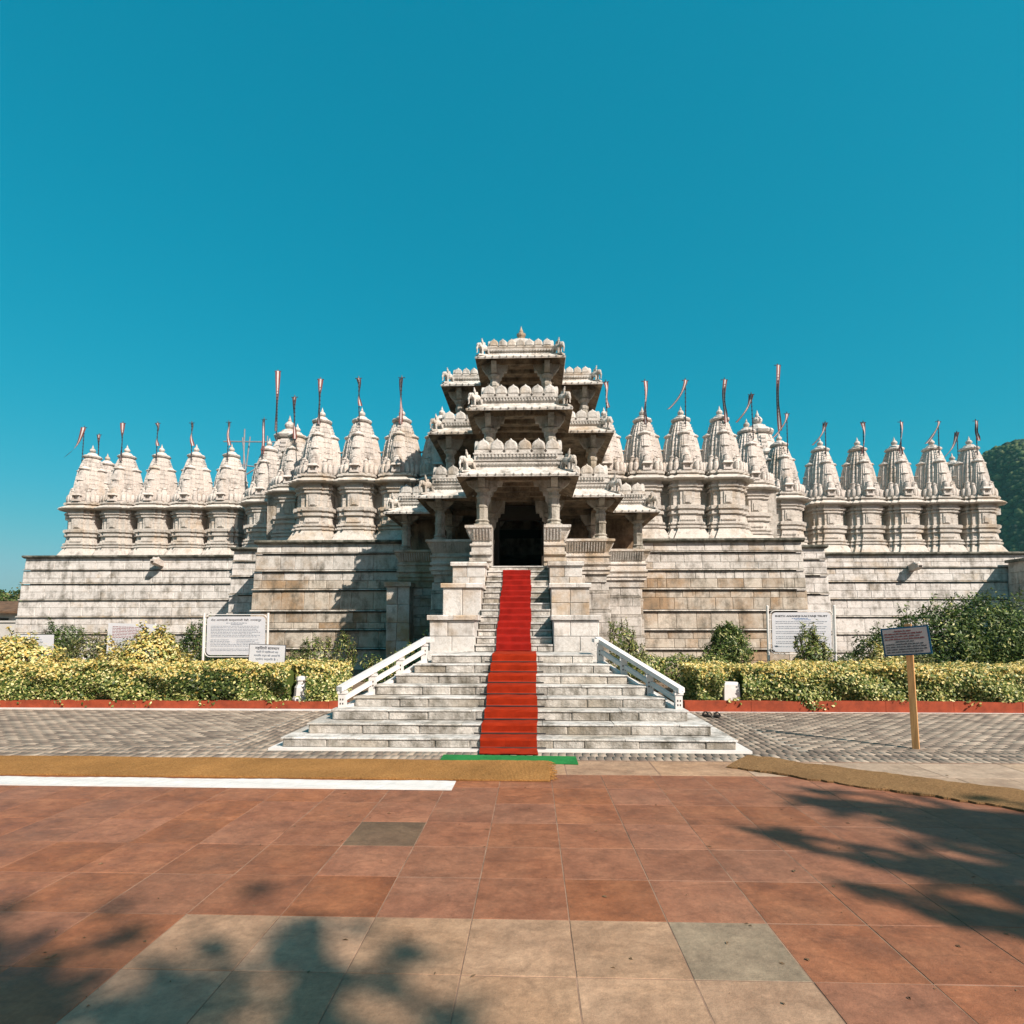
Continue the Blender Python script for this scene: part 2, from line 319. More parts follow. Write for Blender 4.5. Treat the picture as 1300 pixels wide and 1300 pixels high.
# chamfered unit stone: front face at y=-0.5
def stone_mesh(name, mat, ch=0.03):
    mb = MB(); h = 0.5; c = ch; cz = ch*1.3
    V_ = [(-h, h, -h), (h, h, -h), (h, h, h), (-h, h, h), (-h, -h+0.1, -h), (h, -h+0.1, -h), (h, -h+0.1, h), (-h, -h+0.1, h),
          (-h+c, -h, -h+cz), (h-c, -h, -h+cz), (h-c, -h, h-cz), (-h+c, -h, h-cz)]
    mb.add(V_, [(8, 9, 10, 11), (4, 5, 9, 8), (5, 6, 10, 9), (6, 7, 11, 10), (7, 4, 8, 11), (1, 0, 3, 2), (0, 1, 5, 4), (1, 2, 6, 5), (2, 3, 7, 6), (3, 0, 4, 7)])
    return mb.mesh(name, mat)
STONE = {k: stone_mesh('stone_'+k, M[k]) for k in ('wall', 'wall_tan', 'wall_out', 'riser', 'pier', 'pav', 'tread')}
def stone_row(parent, key, x0, x1, yf, z0, z1, wmin, wmax, depth=0.12, name='stone', gap=0.008, rnd=None, tilt=0.0):
    rnd = rnd or random; x = x0
    while x < x1-1e-6:
        w = rnd.uniform(wmin, wmax)
        if x1-(x+w) < wmin*0.6: w = x1-x
        p = rnd.uniform(-0.006, 0.006)
        link(name, STONE[key], parent, (x+w/2, yf+depth/2+p, (z0+z1)/2), (w-gap, depth, z1-z0-gap), (tilt, 0, 0) if tilt else None); x += w
def plan_rings(pts, prof, closed=True, wts=None):
    """pts: plan polygon (counter-clockwise = outside to the right... offsets computed for front path running left to right: outward = -y)"""
    n = len(pts); off = []
    for i in range(n):
        a = pts[i-1] if (closed or i > 0) else None; b_ = pts[i]; c = pts[(i+1) % n] if (closed or i < n-1) else None
        nx = ny = 0.0
        for k, (p, q) in enumerate(((a, b_), (b_, c))):
            if p is None or q is None: continue
            w = 1 if wts is None else wts[(i-1) % n if k == 0 else i]
            dx, dy = q[0]-p[0], q[1]-p[1]; L = math.hypot(dx, dy)
            nx2, ny2 = dy/L*w, -dx/L*w
            nx = nx2 if abs(nx2) > abs(nx) else nx; ny = ny2 if abs(ny2) > abs(ny) else ny
        off.append((nx, ny))
    return [[(p[0]+o[0]*d, p[1]+o[1]*d, z) for p, o in zip(pts, off)] for z, d in prof]

# ------------------------------------------------------------------ SETTING: ground, plaza, pavers
struct('ground', MB().add([(-900, -300, -0.06), (900, -300, -0.06), (900, 1100, -0.06), (-900, 1100, -0.06)], [(0, 1, 2, 3)]), M['earth'])
plaza = struct('plaza', MB().box(-16, 16, -9, 7.24, -0.055, -0.0018), M['tile_joint'])
TW = 0.53
def tile_mesh(nm, mat):
    mb = MB(); c = 0.005
    mb.add([(-.5,-.5,-1),(.5,-.5,-1),(.5,.5,-1),(-.5,.5,-1),(-.5,-.5,-.35),(.5,-.5,-.35),(.5,.5,-.35),(-.5,.5,-.35),(-.5+c,-.5+c,0),(.5-c,-.5+c,0),(.5-c,.5-c,0),(-.5+c,.5-c,0)],
           [(8,9,10,11),(4,5,9,8),(5,6,10,9),(6,7,11,10),(7,4,8,11),(0,1,5,4),(1,2,6,5),(2,3,7,6),(3,0,4,7)])
    return mb.mesh(nm, mat)
TM = {k: tile_mesh('paving_'+k, M[k]) for k in ('tile', 'tile_cream', 'tile_grey', 'tile_dark', 'tile_pink')}
trnd = random.Random(3)
for j in range(-5, 6):
    y0 = 3.35+TW*j
    for k in range(-14, 14):
        xc = (k+.5)*TW; yc = y0+TW/2
        if abs(xc-0.1) > 0.93*yc+1.3: continue
        mt = 'tile'
        if j < 0 and -3 <= k <= 2: mt = 'tile_cream'
        if j == -1 and k == 2: mt = 'tile_grey'
        if j == -1 and k == 0: mt = 'tile_cream'
        if (j, k) in ((2, -2), ): mt = 'tile_dark'
        if j == 5 and xc > 4.0: mt = 'tile_pink'
        link('paving_tile', TM[mt], plaza, (xc, yc, trnd.uniform(-0.0012, 0.0012)), (TW-0.0035, TW-0.0035, 0.012))
for k in range(-6, 8):
    mt = 'tile_pink' if k > 2 else 'tile_cream'
    link('paving_tile', TM[mt], plaza, (k*1.0+0.2, 6.53+0.33, trnd.uniform(-0.001, 0.001)), (0.992, 0.652, 0.012))
# grey brick pavers in front of the stairs
court = struct('paved_court', MB().box(-22, 22, 7.243, 11.36, -0.055, -0.012), M['paver_joint'])
pv = []; pm = []
def add_paver(x0, x1, y0, y1, mi=0, z=0.0):
    if abs((x0+x1)/2) < 3.1 and y1 > 7.72: return
    g_ = 0.005; c = 0.006; zz = z+rng.uniform(-0.0015, 0.0015)
    a = [(x0+g_, y0+g_, -0.013), (x1-g_, y0+g_, -0.013), (x1-g_, y1-g_, -0.013), (x0+g_, y1-g_, -0.013)]
    b_ = [(x0+g_+c, y0+g_+c, zz), (x1-g_-c, y0+g_+c, zz), (x1-g_-c, y1-g_-c, zz), (x0+g_+c, y1-g_-c, zz)]
    pv.append(a+b_); pm.append(mi)
y = 7.25; r_ = 0
while y < 11.30:
    if y < 7.72:
        x = -11.0+(r_ % 2)*0.05
        while x < 11.5: add_paver(x, x+0.1, y, y+0.2); x += 0.1
        y += 0.2
    else:
        for sgn in (-1, 1):
            x = 3.78+(r_ % 2)*0.1
            while x < 12.0:
                add_paver(*(sorted((sgn*x, sgn*(x+0.2)))), y, y+0.1); x += 0.2
        y += 0.1
    r_ += 1
for sgn in (-1, 1):
    for i in range(6):
        y = 7.74+(i % 2)*0.1
        while y < 11.25:
            xx = 3.13+i*0.105; add_paver(*(sorted((sgn*xx, sgn*(xx+0.1)))), y, min(y+0.2, 11.3), 0); y += 0.2
pv = np.array(pv); npv = len(pv)
q = np.array([(4, 5, 6, 7), (0, 1, 5, 4), (1, 2, 6, 5), (2, 3, 7, 6), (3, 0, 4, 7)])
quads = (q[None]+np.arange(npv)[:, None, None]*8).reshape(-1, 4)
link_me = np_mesh('brick_paver', pv, 4, M['paver'], quads=quads)
tag(link('brick_paver', link_me, court), kind='stuff')
# garden bed behind the kerbs
struct('garden_bed', MB().box(-24, -3.2, 11.46, 25.7, -0.055, 0.07).box(3.2, 24, 11.46, 25.7, -0.055, 0.07).box(-3.2, 3.2, 14.0, 21, -0.055, 0.05), M['earth'])
for sg, xa, xb in ((-1, -14.5, -3.16), (1, 3.16, 14.5)):
    kb = thing('kerb', 'red painted kerb below the hedge on the %s, %s' % (('left', 'with a white footing line') if sg < 0 else ('right', 'brick red and clear of leaves')), 'kerb')
    hgt = 0.2 if sg > 0 else 0.16
    x = xa
    while x < xb-0.01:
        x2 = min(x+1.22, xb); link('kerb_stone', MB().box(x+0.003, x2-0.003, 11.30, 11.45, 0.0, hgt+random.uniform(-.004, .004)).mesh('kerb_stone', M['red_kerb']), kb); x = x2
    MB().box(xa, xb, 11.20 if sg < 0 else 11.27, 11.295, -0.011, 0.022 if sg < 0 else 0.006).build('footing_line', M['whitepaint'], kb)

# ------------------------------------------------------------------ STAIRCASE
st = thing('staircase', 'wide weathered marble staircase narrowing up to the temple door', 'staircase', (0, 7.78, 0))
st.location = (0, 0, 0)
MB().box(-3.08, 3.10, 7.72, 11.2, -0.03, 0.018).build('base_slab', M['whitepaint'], st)
srnd = random.Random(11)
NS = 8; RZ = 0.14; TR = 0.30; Y0 = 7.80
for k in range(NS):
    w = 2.93-0.228*k; yf = Y0+TR*k; z0 = RZ*k+(0.018 if k == 0 else 0); z1 = RZ*(k+1)
    yb = 11.2
    stp = MB().box(-w+0.02, w-0.02, yf+0.07, yb, max(z0, 0.01), z1-0.024).build('step', M['mortar'], st)
    stone_row(stp, 'riser', -w, w, yf, z0+0.001, z1-0.025, 0.36, 0.85, 0.10, 'riser_stone', 0.007, srnd)
    # side returns
    for sg in (-1, 1):
        yy = yf+0.105
        while yy < yb-0.05:
            L = min(srnd.uniform(.4, .9), yb-yy)
            link('side_stone', STONE['riser'], stp, (sg*(w-0.04), yy+L/2, (z0+z1-0.036)/2), (L-0.01, 0.08, z1-0.036-z0-0.006), (0, 0, R(90)*sg)); yy += L
    # tread slabs with a worn nosing
    x = -w-0.02
    while x < w+0.02-1e-4:
        L = srnd.uniform(0.7, 1.3)
        if w+0.02-(x+L) < 0.4: L = w+0.02-x
        mb = MB(); d = srnd.uniform(-0.007, 0.007); yb2 = yf+TR+0.05 if k < NS-1 else 11.0
        za, zb = z1-0.024, z1+d*0.5
        rings = [[(xx, yf-0.008+d, za+0.002), (xx, yf-0.011+d, zb-0.010), (xx, yf+0.002+d, zb), (xx, yb2, zb), (xx, yb2, za)] for xx in (x+0.003, x+L-0.003)]
        mb.loft([[p for p in rr] for rr in rings]); mb.build('tread', M['tread'], stp); x += L
    if k < NS-1:
        for sg in (-1, 1):
            a_, b__ = sorted((sg*(w+0.02), sg*(w-0.24)))
            MB().box(a_, b__, yf+TR+0.054, yb, z1-0.024, z1).build('side_tread', M['tread'], stp)
N2 = 14; R2 = (3.02-1.12)/N2; T2 = 0.25; Y2 = 11.0
MB().box(-0.69, 0.69, 11.06, 14.3, 0.02, 1.11).build('stair_core', M['mortar'], st)
for k in range(N2):
    yf = Y2+T2*k; z0 = 1.12+R2*k; z1 = z0+R2
    stp = MB().box(-0.70, 0.70, yf+0.06, 14.6, z0+0.001, z1-0.03).build('step', M['mortar'], st)
    stone_row(stp, 'riser', -0.71, 0.71, yf, z0+0.001, z1-0.032, 0.3, 0.6, 0.08, 'riser_stone', 0.009, srnd)
    yb2 = yf+T2+0.04 if k < N2-1 else 14.6
    MB().box(-0.71, 0.71, yf-0.018, yb2, z1-0.03, z1).build('tread', M['tread'], stp)
# stepped side piers
piers = [(11.0, 12.3, 1.12, 1.79), (12.3, 13.4, 1.12, 2.47), (13.4, 14.28, 1.12, 3.03)]
for sg in (-1, 1):
    MB().box(*sorted((sg*0.73, sg*1.62)), 11.03, 14.3, 0.02, 1.12).build('pier_footing', M['pav'], st)
    a_, b__ = sorted((sg*0.73, sg*1.66))
    MB().box(a_, b__, 10.9, 11.03, 0.98, 1.135).build('pier_sill', M['tread'], st)
    for i, (ya, yb, z0, z1) in enumerate(piers):
        xo = 1.56-0.05*i; a_, b__ = sorted((sg*0.725, sg*xo))
        pr = MB().box(a_+0.03, b__-0.03, ya+0.06, yb+0.05, z0, z1-0.09).build('side_pier', M['mortar'], st)
        zz = z0+0.002 if i == 0 else piers[i-1][3]-0.02
        zt = z1-0.092
        rows = [(zz, zz+(zt-zz)*0.48), (zz+(zt-zz)*0.48, zt)] if i != 1 or sg > 0 else [(zz, zt)]
        for (ra, rb) in rows: stone_row(pr, 'pier', a_, b__, ya, ra, rb, 0.26, 0.5, 0.1, 'pier_stone', 0.005, srnd)
        for side in ((-1, 1)):      # side faces
            xf = a_ if side < 0 else b__
            yy = ya+0.102
            while yy < yb-0.02:
                L = min(srnd.uniform(.35, .6), yb-yy)
                if yb-(yy+L) < .15: L = yb-yy
                link('pier_stone', STONE['pier'], pr, (xf-side*0.04, yy+L/2, (z0+zt)/2), (L-0.006, 0.08, zt-z0-0.004), (0, 0, R(90)*side)); yy += L
        x = a_-0.04
        while x < b__+0.04-1e-4:
            L = srnd.uniform(.35, .6)
            if b__+0.04-(x+L) < .25: L = b__+0.04-x
            rings = [[(xx, ya-0.045, z1-0.088), (xx, ya-0.05, z1-0.02), (xx, ya-0.03, z1), (xx, yb-0.001, z1), (xx, yb-0.001, z1-0.088)] for xx in (x+0.003, x+L-0.003)]
            MB().loft(rings).build('cap_stone', M['pier'], pr); x += L
# carpet: lower wide run, upper narrower run, rods, green mat
def carpet(name, label, x0, x1, path, mat, rods, seed):
    t_ = thing(name, label, 'carpet'); rr = random.Random(seed); n = 7
    top = []; prev = None
    for (y_, z_, kind_) in path:
        top.append([(x0+(x1-x0)*j/n + (0.011*math.sin(y_*5.3+j)+rr.uniform(-.003, .003) if j in (0, n) else 0), y_+rr.uniform(-.010, .003), z_+0.012+rr.uniform(0, .009)) for j in range(n+1)])
    under = [[(p[0], p[1]+0.006, p[2]-0.010) for p in row] for row in top]
    mb = MB(); nr = len(top); vs_ = [p for r in top for p in r]+[p for r in under for p in r]; o = nr*(n+1); fs = []
    for i in range(nr-1):
        for j in range(n):
            a = i*(n+1)+j; fs += [(a, a+1, a+n+2, a+n+1), (o+a, o+a+n+1, o+a+n+2, o+a+1)]
        for a in (i*(n+1), i*(n+1)+n): fs.append((a, a+n+1, o+a+n+1, o+a))
    for a0 in (0, (nr-1)*(n+1)):
        for j in range(n): fs.append((a0+j, a0+j+1, o+a0+j+1, o+a0+j))
    mb.add(vs_, fs); mb.build('runner', mat, t_)
    for (y_, z_) in rods:
        MB().tube([(x0-0.11, y_, z_), (x1+0.11, y_, z_)], 0.011, 6).build('stair_rod', M['rod'], t_)
    return t_
path = [(7.47, 0.003, 0), (7.60, 0.006, 0), (7.70, 0.02, 0), (7.76, 0.024, 0)]; rods = []
for k in range(NS):
    yf = Y0+TR*k-0.032; path += [(yf-0.006, RZ*k+0.035, 0), (yf-0.01, RZ*(k+1)-0.03, 0), (yf-0.004, RZ*(k+1)-0.004, 0), (yf+0.03, RZ*(k+1), 0), (yf+TR*0.55, RZ*(k+1), 0)]
    if k < NS-1: path.append((yf+TR-0.03, RZ*(k+1), 0))
    rods.append((yf-0.030, RZ*k+0.026+(0.0 if k else 0.012)))
path.append((10.93, RZ*NS, 0))
carpet('carpet', 'wide orange red carpet running up the lower flight of stairs', -0.335, 0.40, path, M['carpet'], rods, 5)
path = [(10.86, 1.132, 0)]; 
for k in range(N2-1):
    yf = Y2+T2*k-0.028; zt = 1.12+R2*(k+1)
    path += [(yf-0.004, zt-R2+0.025, 0), (yf-0.004, zt-0.02, 0), (yf+0.02, zt+0.001, 0), (yf+T2*.5, zt+0.001, 0)]
    if k < N2-2: path.append((yf+T2-0.03, zt+0.001, 0))
carpet('carpet', 'narrow deep red carpet on the steep upper flight below the doorway', -0.335, 0.31, path, M['carpet2'], [], 6)
gm = MB(); nx = 12
pts = [(-0.76, 7.42, -0.79, 7.14), (0.86, 7.38, 0.86, 6.99)]
rings = []
for i in range(nx+1):
    f = i/nx; xa = -0.76+1.62*f; rings.append([(xa, 7.16-0.17*f, 0.003), (xa, 7.16-0.17*f, 0.012+0.004*math.sin(i*1.7)), (xa, 7.44-0.05*f, 0.012), (xa, 7.44-0.05*f, 0.003)])
gm.loft(rings); tag(gm.build('floor_mat', M['green']), 'green turf mat lying at the foot of the red carpet', 'mat')

# railings
def railing(sg, label):
    t_ = thing('railing', label, 'railing')
    A = Vector((sg*2.40, 8.62, 0.42)); B = Vector((sg*1.46, 9.98, 1.06))
    dr = (B-A); hdir = Vector((dr.x, dr.y, 0)).normalized()
    hs = [0.0, 0.333, 0.667, 1.0]
    ang = math.atan2(hdir.y, hdir.x)
    for h_ in hs:
        p = A+dr*h_
        po = MB().box(-0.05, 0.05, -0.05, 0.05, -0.16, 0.235).box(-0.062, 0.062, -0.062, 0.062, 0.2, 0.232).lathe([(0.064, 0.235), (0.085, 0.262)], 4, ph=math.pi/4).build('post', M['whitepaint'], t_)
        po.location = p; po.rotation_euler = (0, 0, 0)
        for zz in (0.06, 0.12):     # four small dark plates painting the shade of holes in the post face
            for xx in (-0.018, 0.018):
                MB().box(xx-0.008, xx+0.008, -0.0535, -0.049, zz-0.012, zz+0.012).build('post_hole', M['dark'], po)
    def rail(za, zb, wdt, nm, e0=-0.04, e1=1.04):
        s_ = hdir.cross(Vector((0, 0, 1)))*wdt; a = A+dr*e0; b_ = A+dr*e1; up = Vector((0, 0, 1))
        mb = MB(); mb.add([a-s_+up*za, a+s_+up*za, a+s_+up*zb, a-s_+up*zb, b_-s_+up*za, b_+s_+up*za, b_+s_+up*zb, b_-s_+up*zb],
                          [(0, 3, 2, 1), (4, 5, 6, 7), (0, 1, 5, 4), (1, 2, 6, 5), (2, 3, 7, 6), (3, 0, 4, 7)])
        return mb.build(nm, M['whitepaint'], t_)
    rail(0.258, 0.325, 0.062, 'handrail'); rail(0.085, 0.15, 0.03, 'middle_rail', 0, 1); rail(-0.075, -0.02, 0.045, 'bottom_rail', 0, 1)
    e = B+hdir*0.04
    MB().box(e.x-0.08 if sg > 0 else e.x-0.08, e.x+0.08, e.y-0.1, e.y+0.35, e.z+0.256, e.z+0.318).build('rail_end', M['whitepaint'], t_)
railing(-1, 'white painted stair railing on the left side of the stairs')
railing(1, 'white painted stair railing on the right side, dark sandals at its foot')
# sandals
for i, (px_, py_, rz) in enumerate(((3.40, 10.72, 0.3), (3.56, 10.66, -0.15))):
    s_ = thing('sandal', ['dark sandal nearer the railing foot by the right stairs', 'dark sandal lying further out on the pavers beside its pair'][i], 'sandal', (px_, py_, 0.0), 'pair of sandals', (0, 0, rz))
    out = [(0.045*math.sin(2*math.pi*j/14)*(1+0.25*math.cos(2*math.pi*j/14)), 0.13*math.cos(2*math.pi*j/14)) for j in range(14)]
    MB().loft([[(a, b_, 0.002) for a, b_ in reversed(out)], [(a*1.04, b_*1.02, 0.03) for a, b_ in reversed(out)]]).build('sole', M['rubber'], s_)
    for yy, hh in ((0.03, 0.055), (0.06, 0.05), (-0.07, 0.06)):
        MB().tube([(0.046*math.cos(math.pi*j/8), yy, 0.028+hh*math.sin(math.pi*j/8)) for j in range(9)], 0.009, 6).build('strap', M['rubber'], s_)

# ------------------------------------------------------------------ TERRACE WALLS (stone by stone)
def terrace_wall(name, label, x0, x1, Y, zs, key, seed, wr=(0.28, 1.0), batter=0.035, endL=0.0, endR=0.0, back=1.6, rows=2):
    if back == 1.6 and 22 < Y < 24: back = 3.0
    if Y < 22: back = 2.2
    t_ = thing(name, label, 'wall'); rd = random.Random(seed); nb = len(zs)-1
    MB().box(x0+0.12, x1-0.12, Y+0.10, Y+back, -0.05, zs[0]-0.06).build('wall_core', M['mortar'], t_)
    # dark overhanging cap slab
    ztop, zc = zs[0], zs[0]-0.13
    rings = [[(x, Y-0.10, zc+0.03), (x, Y-0.15, zc+0.055), (x, Y-0.15, ztop-0.02), (x, Y-0.10, ztop), (x, Y+back, ztop), (x, Y+back, zc), (x, Y-0.02, zc)] for x in (x0-0.1*(endL > 0), x1+0.1*(endR > 0))]
    MB().loft(rings).build('cap_slab', M['cap'], t_)
    zt = zc
    for i in range(1, nb+1):
        zb = zs[i]; off = batter*i; yf = Y-off
        xa = x0-off*endL; xb = x1+off*endR
        lip = 0.062 if i > 1 else 0.045
        x = xa-0.03*(endL > 0); xe = xb+0.03*(endR > 0)
        while x < xe-1e-4:
            L = rd.uniform(0.9, 1.7)
            if xe-(x+L) < 0.6: L = xe-x
            d = rd.uniform(-0.006, 0.006)
            rr = [[(xx, yf+0.02, zb+lip+0.011), (xx, yf-0.022+d, zb+lip+0.009), (xx, yf-0.058+d, zb+lip-0.025), (xx, yf-0.066+d, zb+0.028), (xx, yf+0.05, zb+0.022), (xx, yf+0.09, zb+lip+0.012)] for xx in (x+0.002, x+L-0.002)]
            MB().loft(rr).build('moulding', M['mould'], t_); x += L
        h0 = zb+lip+0.012; H_ = zt-h0; rws = rows if H_ > 0.33 and rd.random() < .8 else 1
        cut = [zt-H_*f for f in ([0, 1] if rws == 1 else [0, rd.uniform(.36, .64), 1])]
        sl = 0.055/max(.2, H_)
        for a in range(len(cut)-1): stone_row(t_, 'wall_tan' if key == 'wall' and i > 3 or key == 'wall' and i == 3 and a == 1 else key, xa, xb, yf+sl*((cut[a]+cut[a+1])/2-h0), cut[a+1], cut[a], wr[0], wr[1], 0.13, 'stone', 0.005, rd, -math.atan(sl))
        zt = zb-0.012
    return t_
mids = [4.63, 4.13, 3.49, 2.82, 2.07, 1.41, 0.75, -0.05]
outs = [4.70, 4.02, 3.41, 2.68, 1.93, 1.2, 0.45, -0.05]
terrace_wall('terrace_wall', 'inner left terrace wall of tan and white blocks beside the pavilion, partly in its shadow', -9.46, -3.3, 21.0, mids, 'wall', 1, endL=1)
terrace_wall('terrace_wall', 'inner right terrace wall of tan and white blocks beside the pavilion, fully sunlit', 3.3, 9.66, 21.0, mids, 'wall', 2, endR=1)
jog = [4.62, 4.05, 3.45, 2.75, 2.0, 1.3, 0.6, -0.05]
terrace_wall('terrace_wall', 'narrow set-back wall strip at the left corner between two terrace walls', -11.2, -9.3, 22.75, jog, 'wall_out', 3, endL=1)
terrace_wall('terrace_wall', 'narrow set-back wall strip at the right corner between two terrace walls', 9.5, 11.3, 22.75, jog, 'wall_out', 4, endR=1)
terrace_wall('terrace_wall', 'long outer left terrace wall of pale blocks with a carved spout', -22.15, -11.0, 25.8, outs, 'wall_out', 5, (0.4, 1.5), 0.045, endL=1)
terrace_wall('terrace_wall', 'long outer right terrace wall of pale blocks behind the big green shrubs', 11.1, 27.0, 25.8, outs, 'wall_out', 6, (0.4, 1.5), 0.045)
cw = thing('boundary_wall', 'dark shaded masonry wall meeting the outer right terrace wall', 'wall')
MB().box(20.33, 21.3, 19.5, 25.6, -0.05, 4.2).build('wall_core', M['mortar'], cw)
for zi in range(9):
    yy = 19.5
    while yy < 25.55:
        L = random.uniform(.5, 1.0)
        if 25.6-(yy+L) < .3: L = 25.6-yy
        link('stone', STONE['wall'], cw, (20.27+random.uniform(-.01, .01), yy+L/2, 0.25+zi*0.47), (L-0.01, 0.12, 0.46), (0, 0, R(-90))); yy += L
MB().box(20.1, 21.4, 19.4, 25.62, 4.2, 4.32).build('coping', M['cap'], cw)
# carved spouts
for sx, z_, lab in ((-16.0, 4.32, 'carved stone water spout jutting from the outer left terrace wall'), (16.35, 4.02, 'carved stone water spout jutting from the outer right terrace wall')):
    s_ = thing('water_spout', lab, 'spout', (sx, 25.75, z_))
    MB().loft([[(-.13, 0, -.13), (.13, 0, -.13), (.13, 0, .12), (-.13, 0, .12)][::-1], [(-.15, -.3, -.1), (.15, -.3, -.1), (.16, -.3, .16), (-.16, -.3, .16)][::-1], [(-.1, -.62, -.02), (.1, -.62, -.02), (.1, -.6, .13), (-.1, -.6, .13)][::-1]]).build('spout', M['spire'], s_)
    MB().ellip((0, -.34, .14), (.17, .2, .1), 0).ellip((-.1, -.36, .2), (.05, .05, .06)).ellip((.1, -.36, .2), (.05, .05, .06)).build('carved_head', M['spire'], s_)
    MB().box(-.06, .06, -.64, -.45, 0.0, .06).build('spout_mouth', M['dark'], s_)  # dark block painted for the shade inside the mouth

# ------------------------------------------------------------------ TEMPLE: shrine rows with spires
temple = thing('temple', 'long white marble temple with rows of carved shrine spires', 'temple', (0, 20, 0)); temple.location = (0, 0, 0)
QP = [(.26, -.80), (.26, -.68), (.50, -.68), (.50, -.50), (.68, -.50), (.68, -.26), (.80, -.26)]
BAYP = [(4.60, .30), (4.66, .31), (5.08, .10), (5.10, .15), (5.17, .15), (5.18, .07), (5.23, .06), (5.24, .12), (5.30, .12), (5.32, .06), (5.60, .02), (5.62, .09), (5.72, .09), (5.73, .03), (5.79, .03), (5.80, .11), (5.92, .12), (5.95, 0),
        (6.18, 0), (6.185, -.012), (6.195, -.012), (6.20, 0), (6.47, 0), (6.48, .06), (6.54, .06), (6.55, .02), (6.60, .02), (6.61, .09), (6.69, .10), (6.70, .03), (6.83, .05), (6.84, .26), (6.88, .29), (7.02, .11), (7.03, .06), (7.08, .06), (7.09, .13), (7.16, .13), (7.17, .04), (7.22, .04)]
def bay(pitch, ax, ay, endL=False, endR=False, full=False, dark=False):
    w = pitch/2
    k = pitch/1.62; q_ = QP
    left = [(-x, y_) for x, y_ in q_]
    fr_r = [(.26, -.80), (.26, -.70), (.48, -.70), (.48, -.58), (w-.19, -.58), (w-.19, -.08), (w, -.08)]
    fr_l = [(-x, y_) for x, y_ in reversed(fr_r)]
    mb = MB()
    if full:
        pts = []
        for a in range(4):
            c_, s_ = [(1, 0), (0, 1), (-1, 0), (0, -1)][a]
            for (x, y_) in [(-.26, -.80)]+q_[:-1]:
                pts.append((x*c_-y_*s_, x*s_+y_*c_))
        mb.loft(plan_rings(pts, BAYP))
    else:
        L_ = [(-.80, 1.2), (-.80, -.26), (-.68, -.26), (-.68, -.50), (-.48, -.50), (-.48, -.70), (-.26, -.70), (-.26, -.80)] if endL else fr_l
        R__ = [(.26, -.80), (.26, -.70), (.48, -.70), (.48, -.50), (.68, -.50), (.68, -.26), (.80, -.26), (.80, 1.2)] if endR else fr_r
        mb.loft(plan_rings(L_+R__, BAYP, closed=False), closed=False, cap0=False, cap1=False)
        # top
        zt = BAYP[-1][0]; mb.box(-w+0.001, w-0.001, -0.12, 1.2, zt-0.25, zt-0.002)
    b_ = mb.build('shrine_bay', M['shrine'], temple, loc=(ax, ay, 0))
    # ribbed drum blocks above the eave
    kb = MB()
    def drum(x, y_, s_=1.0):
        kb.lathe([(.062*s_, 7.20), (.085*s_, 7.26), (.09*s_, 7.38), (.075*s_, 7.50), (.05*s_, 7.54), (.055*s_, 7.56)], 8, (x, y_))
    for sg in (-1, 1):
        for x, y_ in ((.38, -.70), (.54, -.62), (.67, -.50), (.80, -.36)):
            if x < w+0.02 or full or (endL and sg < 0) or (endR and sg > 0): drum(sg*x, y_)
        if (endL and sg < 0) or (endR and sg > 0) or full:
            for x, y_ in ((.80, -.1), (.80, .1), (.80, .3)): drum(sg*x, y_)
    tag(kb.build('drum_block', M['spire'], b_), kind='stuff')
    # small recessed niches with tiny pediments on the centre face, fine dentil course
    nb = MB()
    for x in np.arange(-.24, .25, .06): nb.box(x-.018, x+.018, -.895, -.80, 5.36, 5.41)
    for x in list(np.arange(-.58, -.28, .06))+list(np.arange(.30, .6, .06)):
        yy = -.68 if abs(x) < .48 else -.50
        nb.box(x-.018, x+.018, yy-.09, yy, 5.36, 5.41)
    tag(nb.build('dentil', M['shrine'], b_), kind='stuff')
    MB().box(-.15, .15, -.835, -.79, 6.0, 6.42).box(-.09, .09, -.86, -.83, 6.03, 6.3).build('carved_panel', M['shrine'], b_)
    return b_
PR = [(1, .30), (.90, .30), (.90, .56), (.76, .56), (.76, .76)]
PQ = [(1, -.30)]+[(1, .30), (.90, .30), (.90, .56), (.76, .56), (.76, .76), (.56, .76), (.56, .90), (.30, .90), (.30, 1)]
def ratha():
    pts = []
    for a in range(4):
        c_, s_ = [(1, 0), (0, 1), (-1, 0), (0, -1)][a]
        for (x, y_) in PQ[1:]: pts.append((x*c_-y_*s_, x*s_+y_*c_))
    return pts
RAT = ratha()
def curve(t_, r0, r1, e=2.2): return r1+(r0-r1)*(1-t_**e)
def spire_body(mb, cx, cy, z0, z1, r0, r1, notch=0.14, e=2.2):
    rings = []; n = max(3, int((z1-z0)/notch))
    for i in range(n):
        for tt, k in ((i/n+0.002, 0.955), (i/n+0.09/n, 1.0), ((i+1)/n-0.05/n, 1.012), ((i+1)/n-0.002, 0.955)):
            s_ = curve(tt, r0, r1, e)*k; rings.append([(cx+x*s_, cy+y_*s_, z0+(z1-z0)*tt) for x, y_ in RAT])
    mb.loft(rings); return mb
def crown(mb, cx, cy, z, r):
    mb.lathe([(r*.72, z-.02*r), (r*.75, z+.12*r), (r*1.02, z+.2*r), (r*1.1, z+.34*r), (r*1.0, z+.48*r), (r*.82, z+.52*r), (r*.66, z+.66*r), (r*.60, z+.70*r), (r*.5, z+.84*r), (r*.30, z+.92*r)], 20, (cx, cy), rib=0.05)
def finial(mb, cx, cy, z, r):
    mb.lathe([(r*.26, z), (r*.34, z+.1*r), (r*.20, z+.2*r), (r*.36, z+.36*r), (r*.40, z+.52*r), (r*.28, z+.72*r), (r*.12, z+.86*r), (r*.15, z+.92*r), (r*.07, z+1.12*r), (r*.015, z+1.34*r)], 10, (cx, cy))
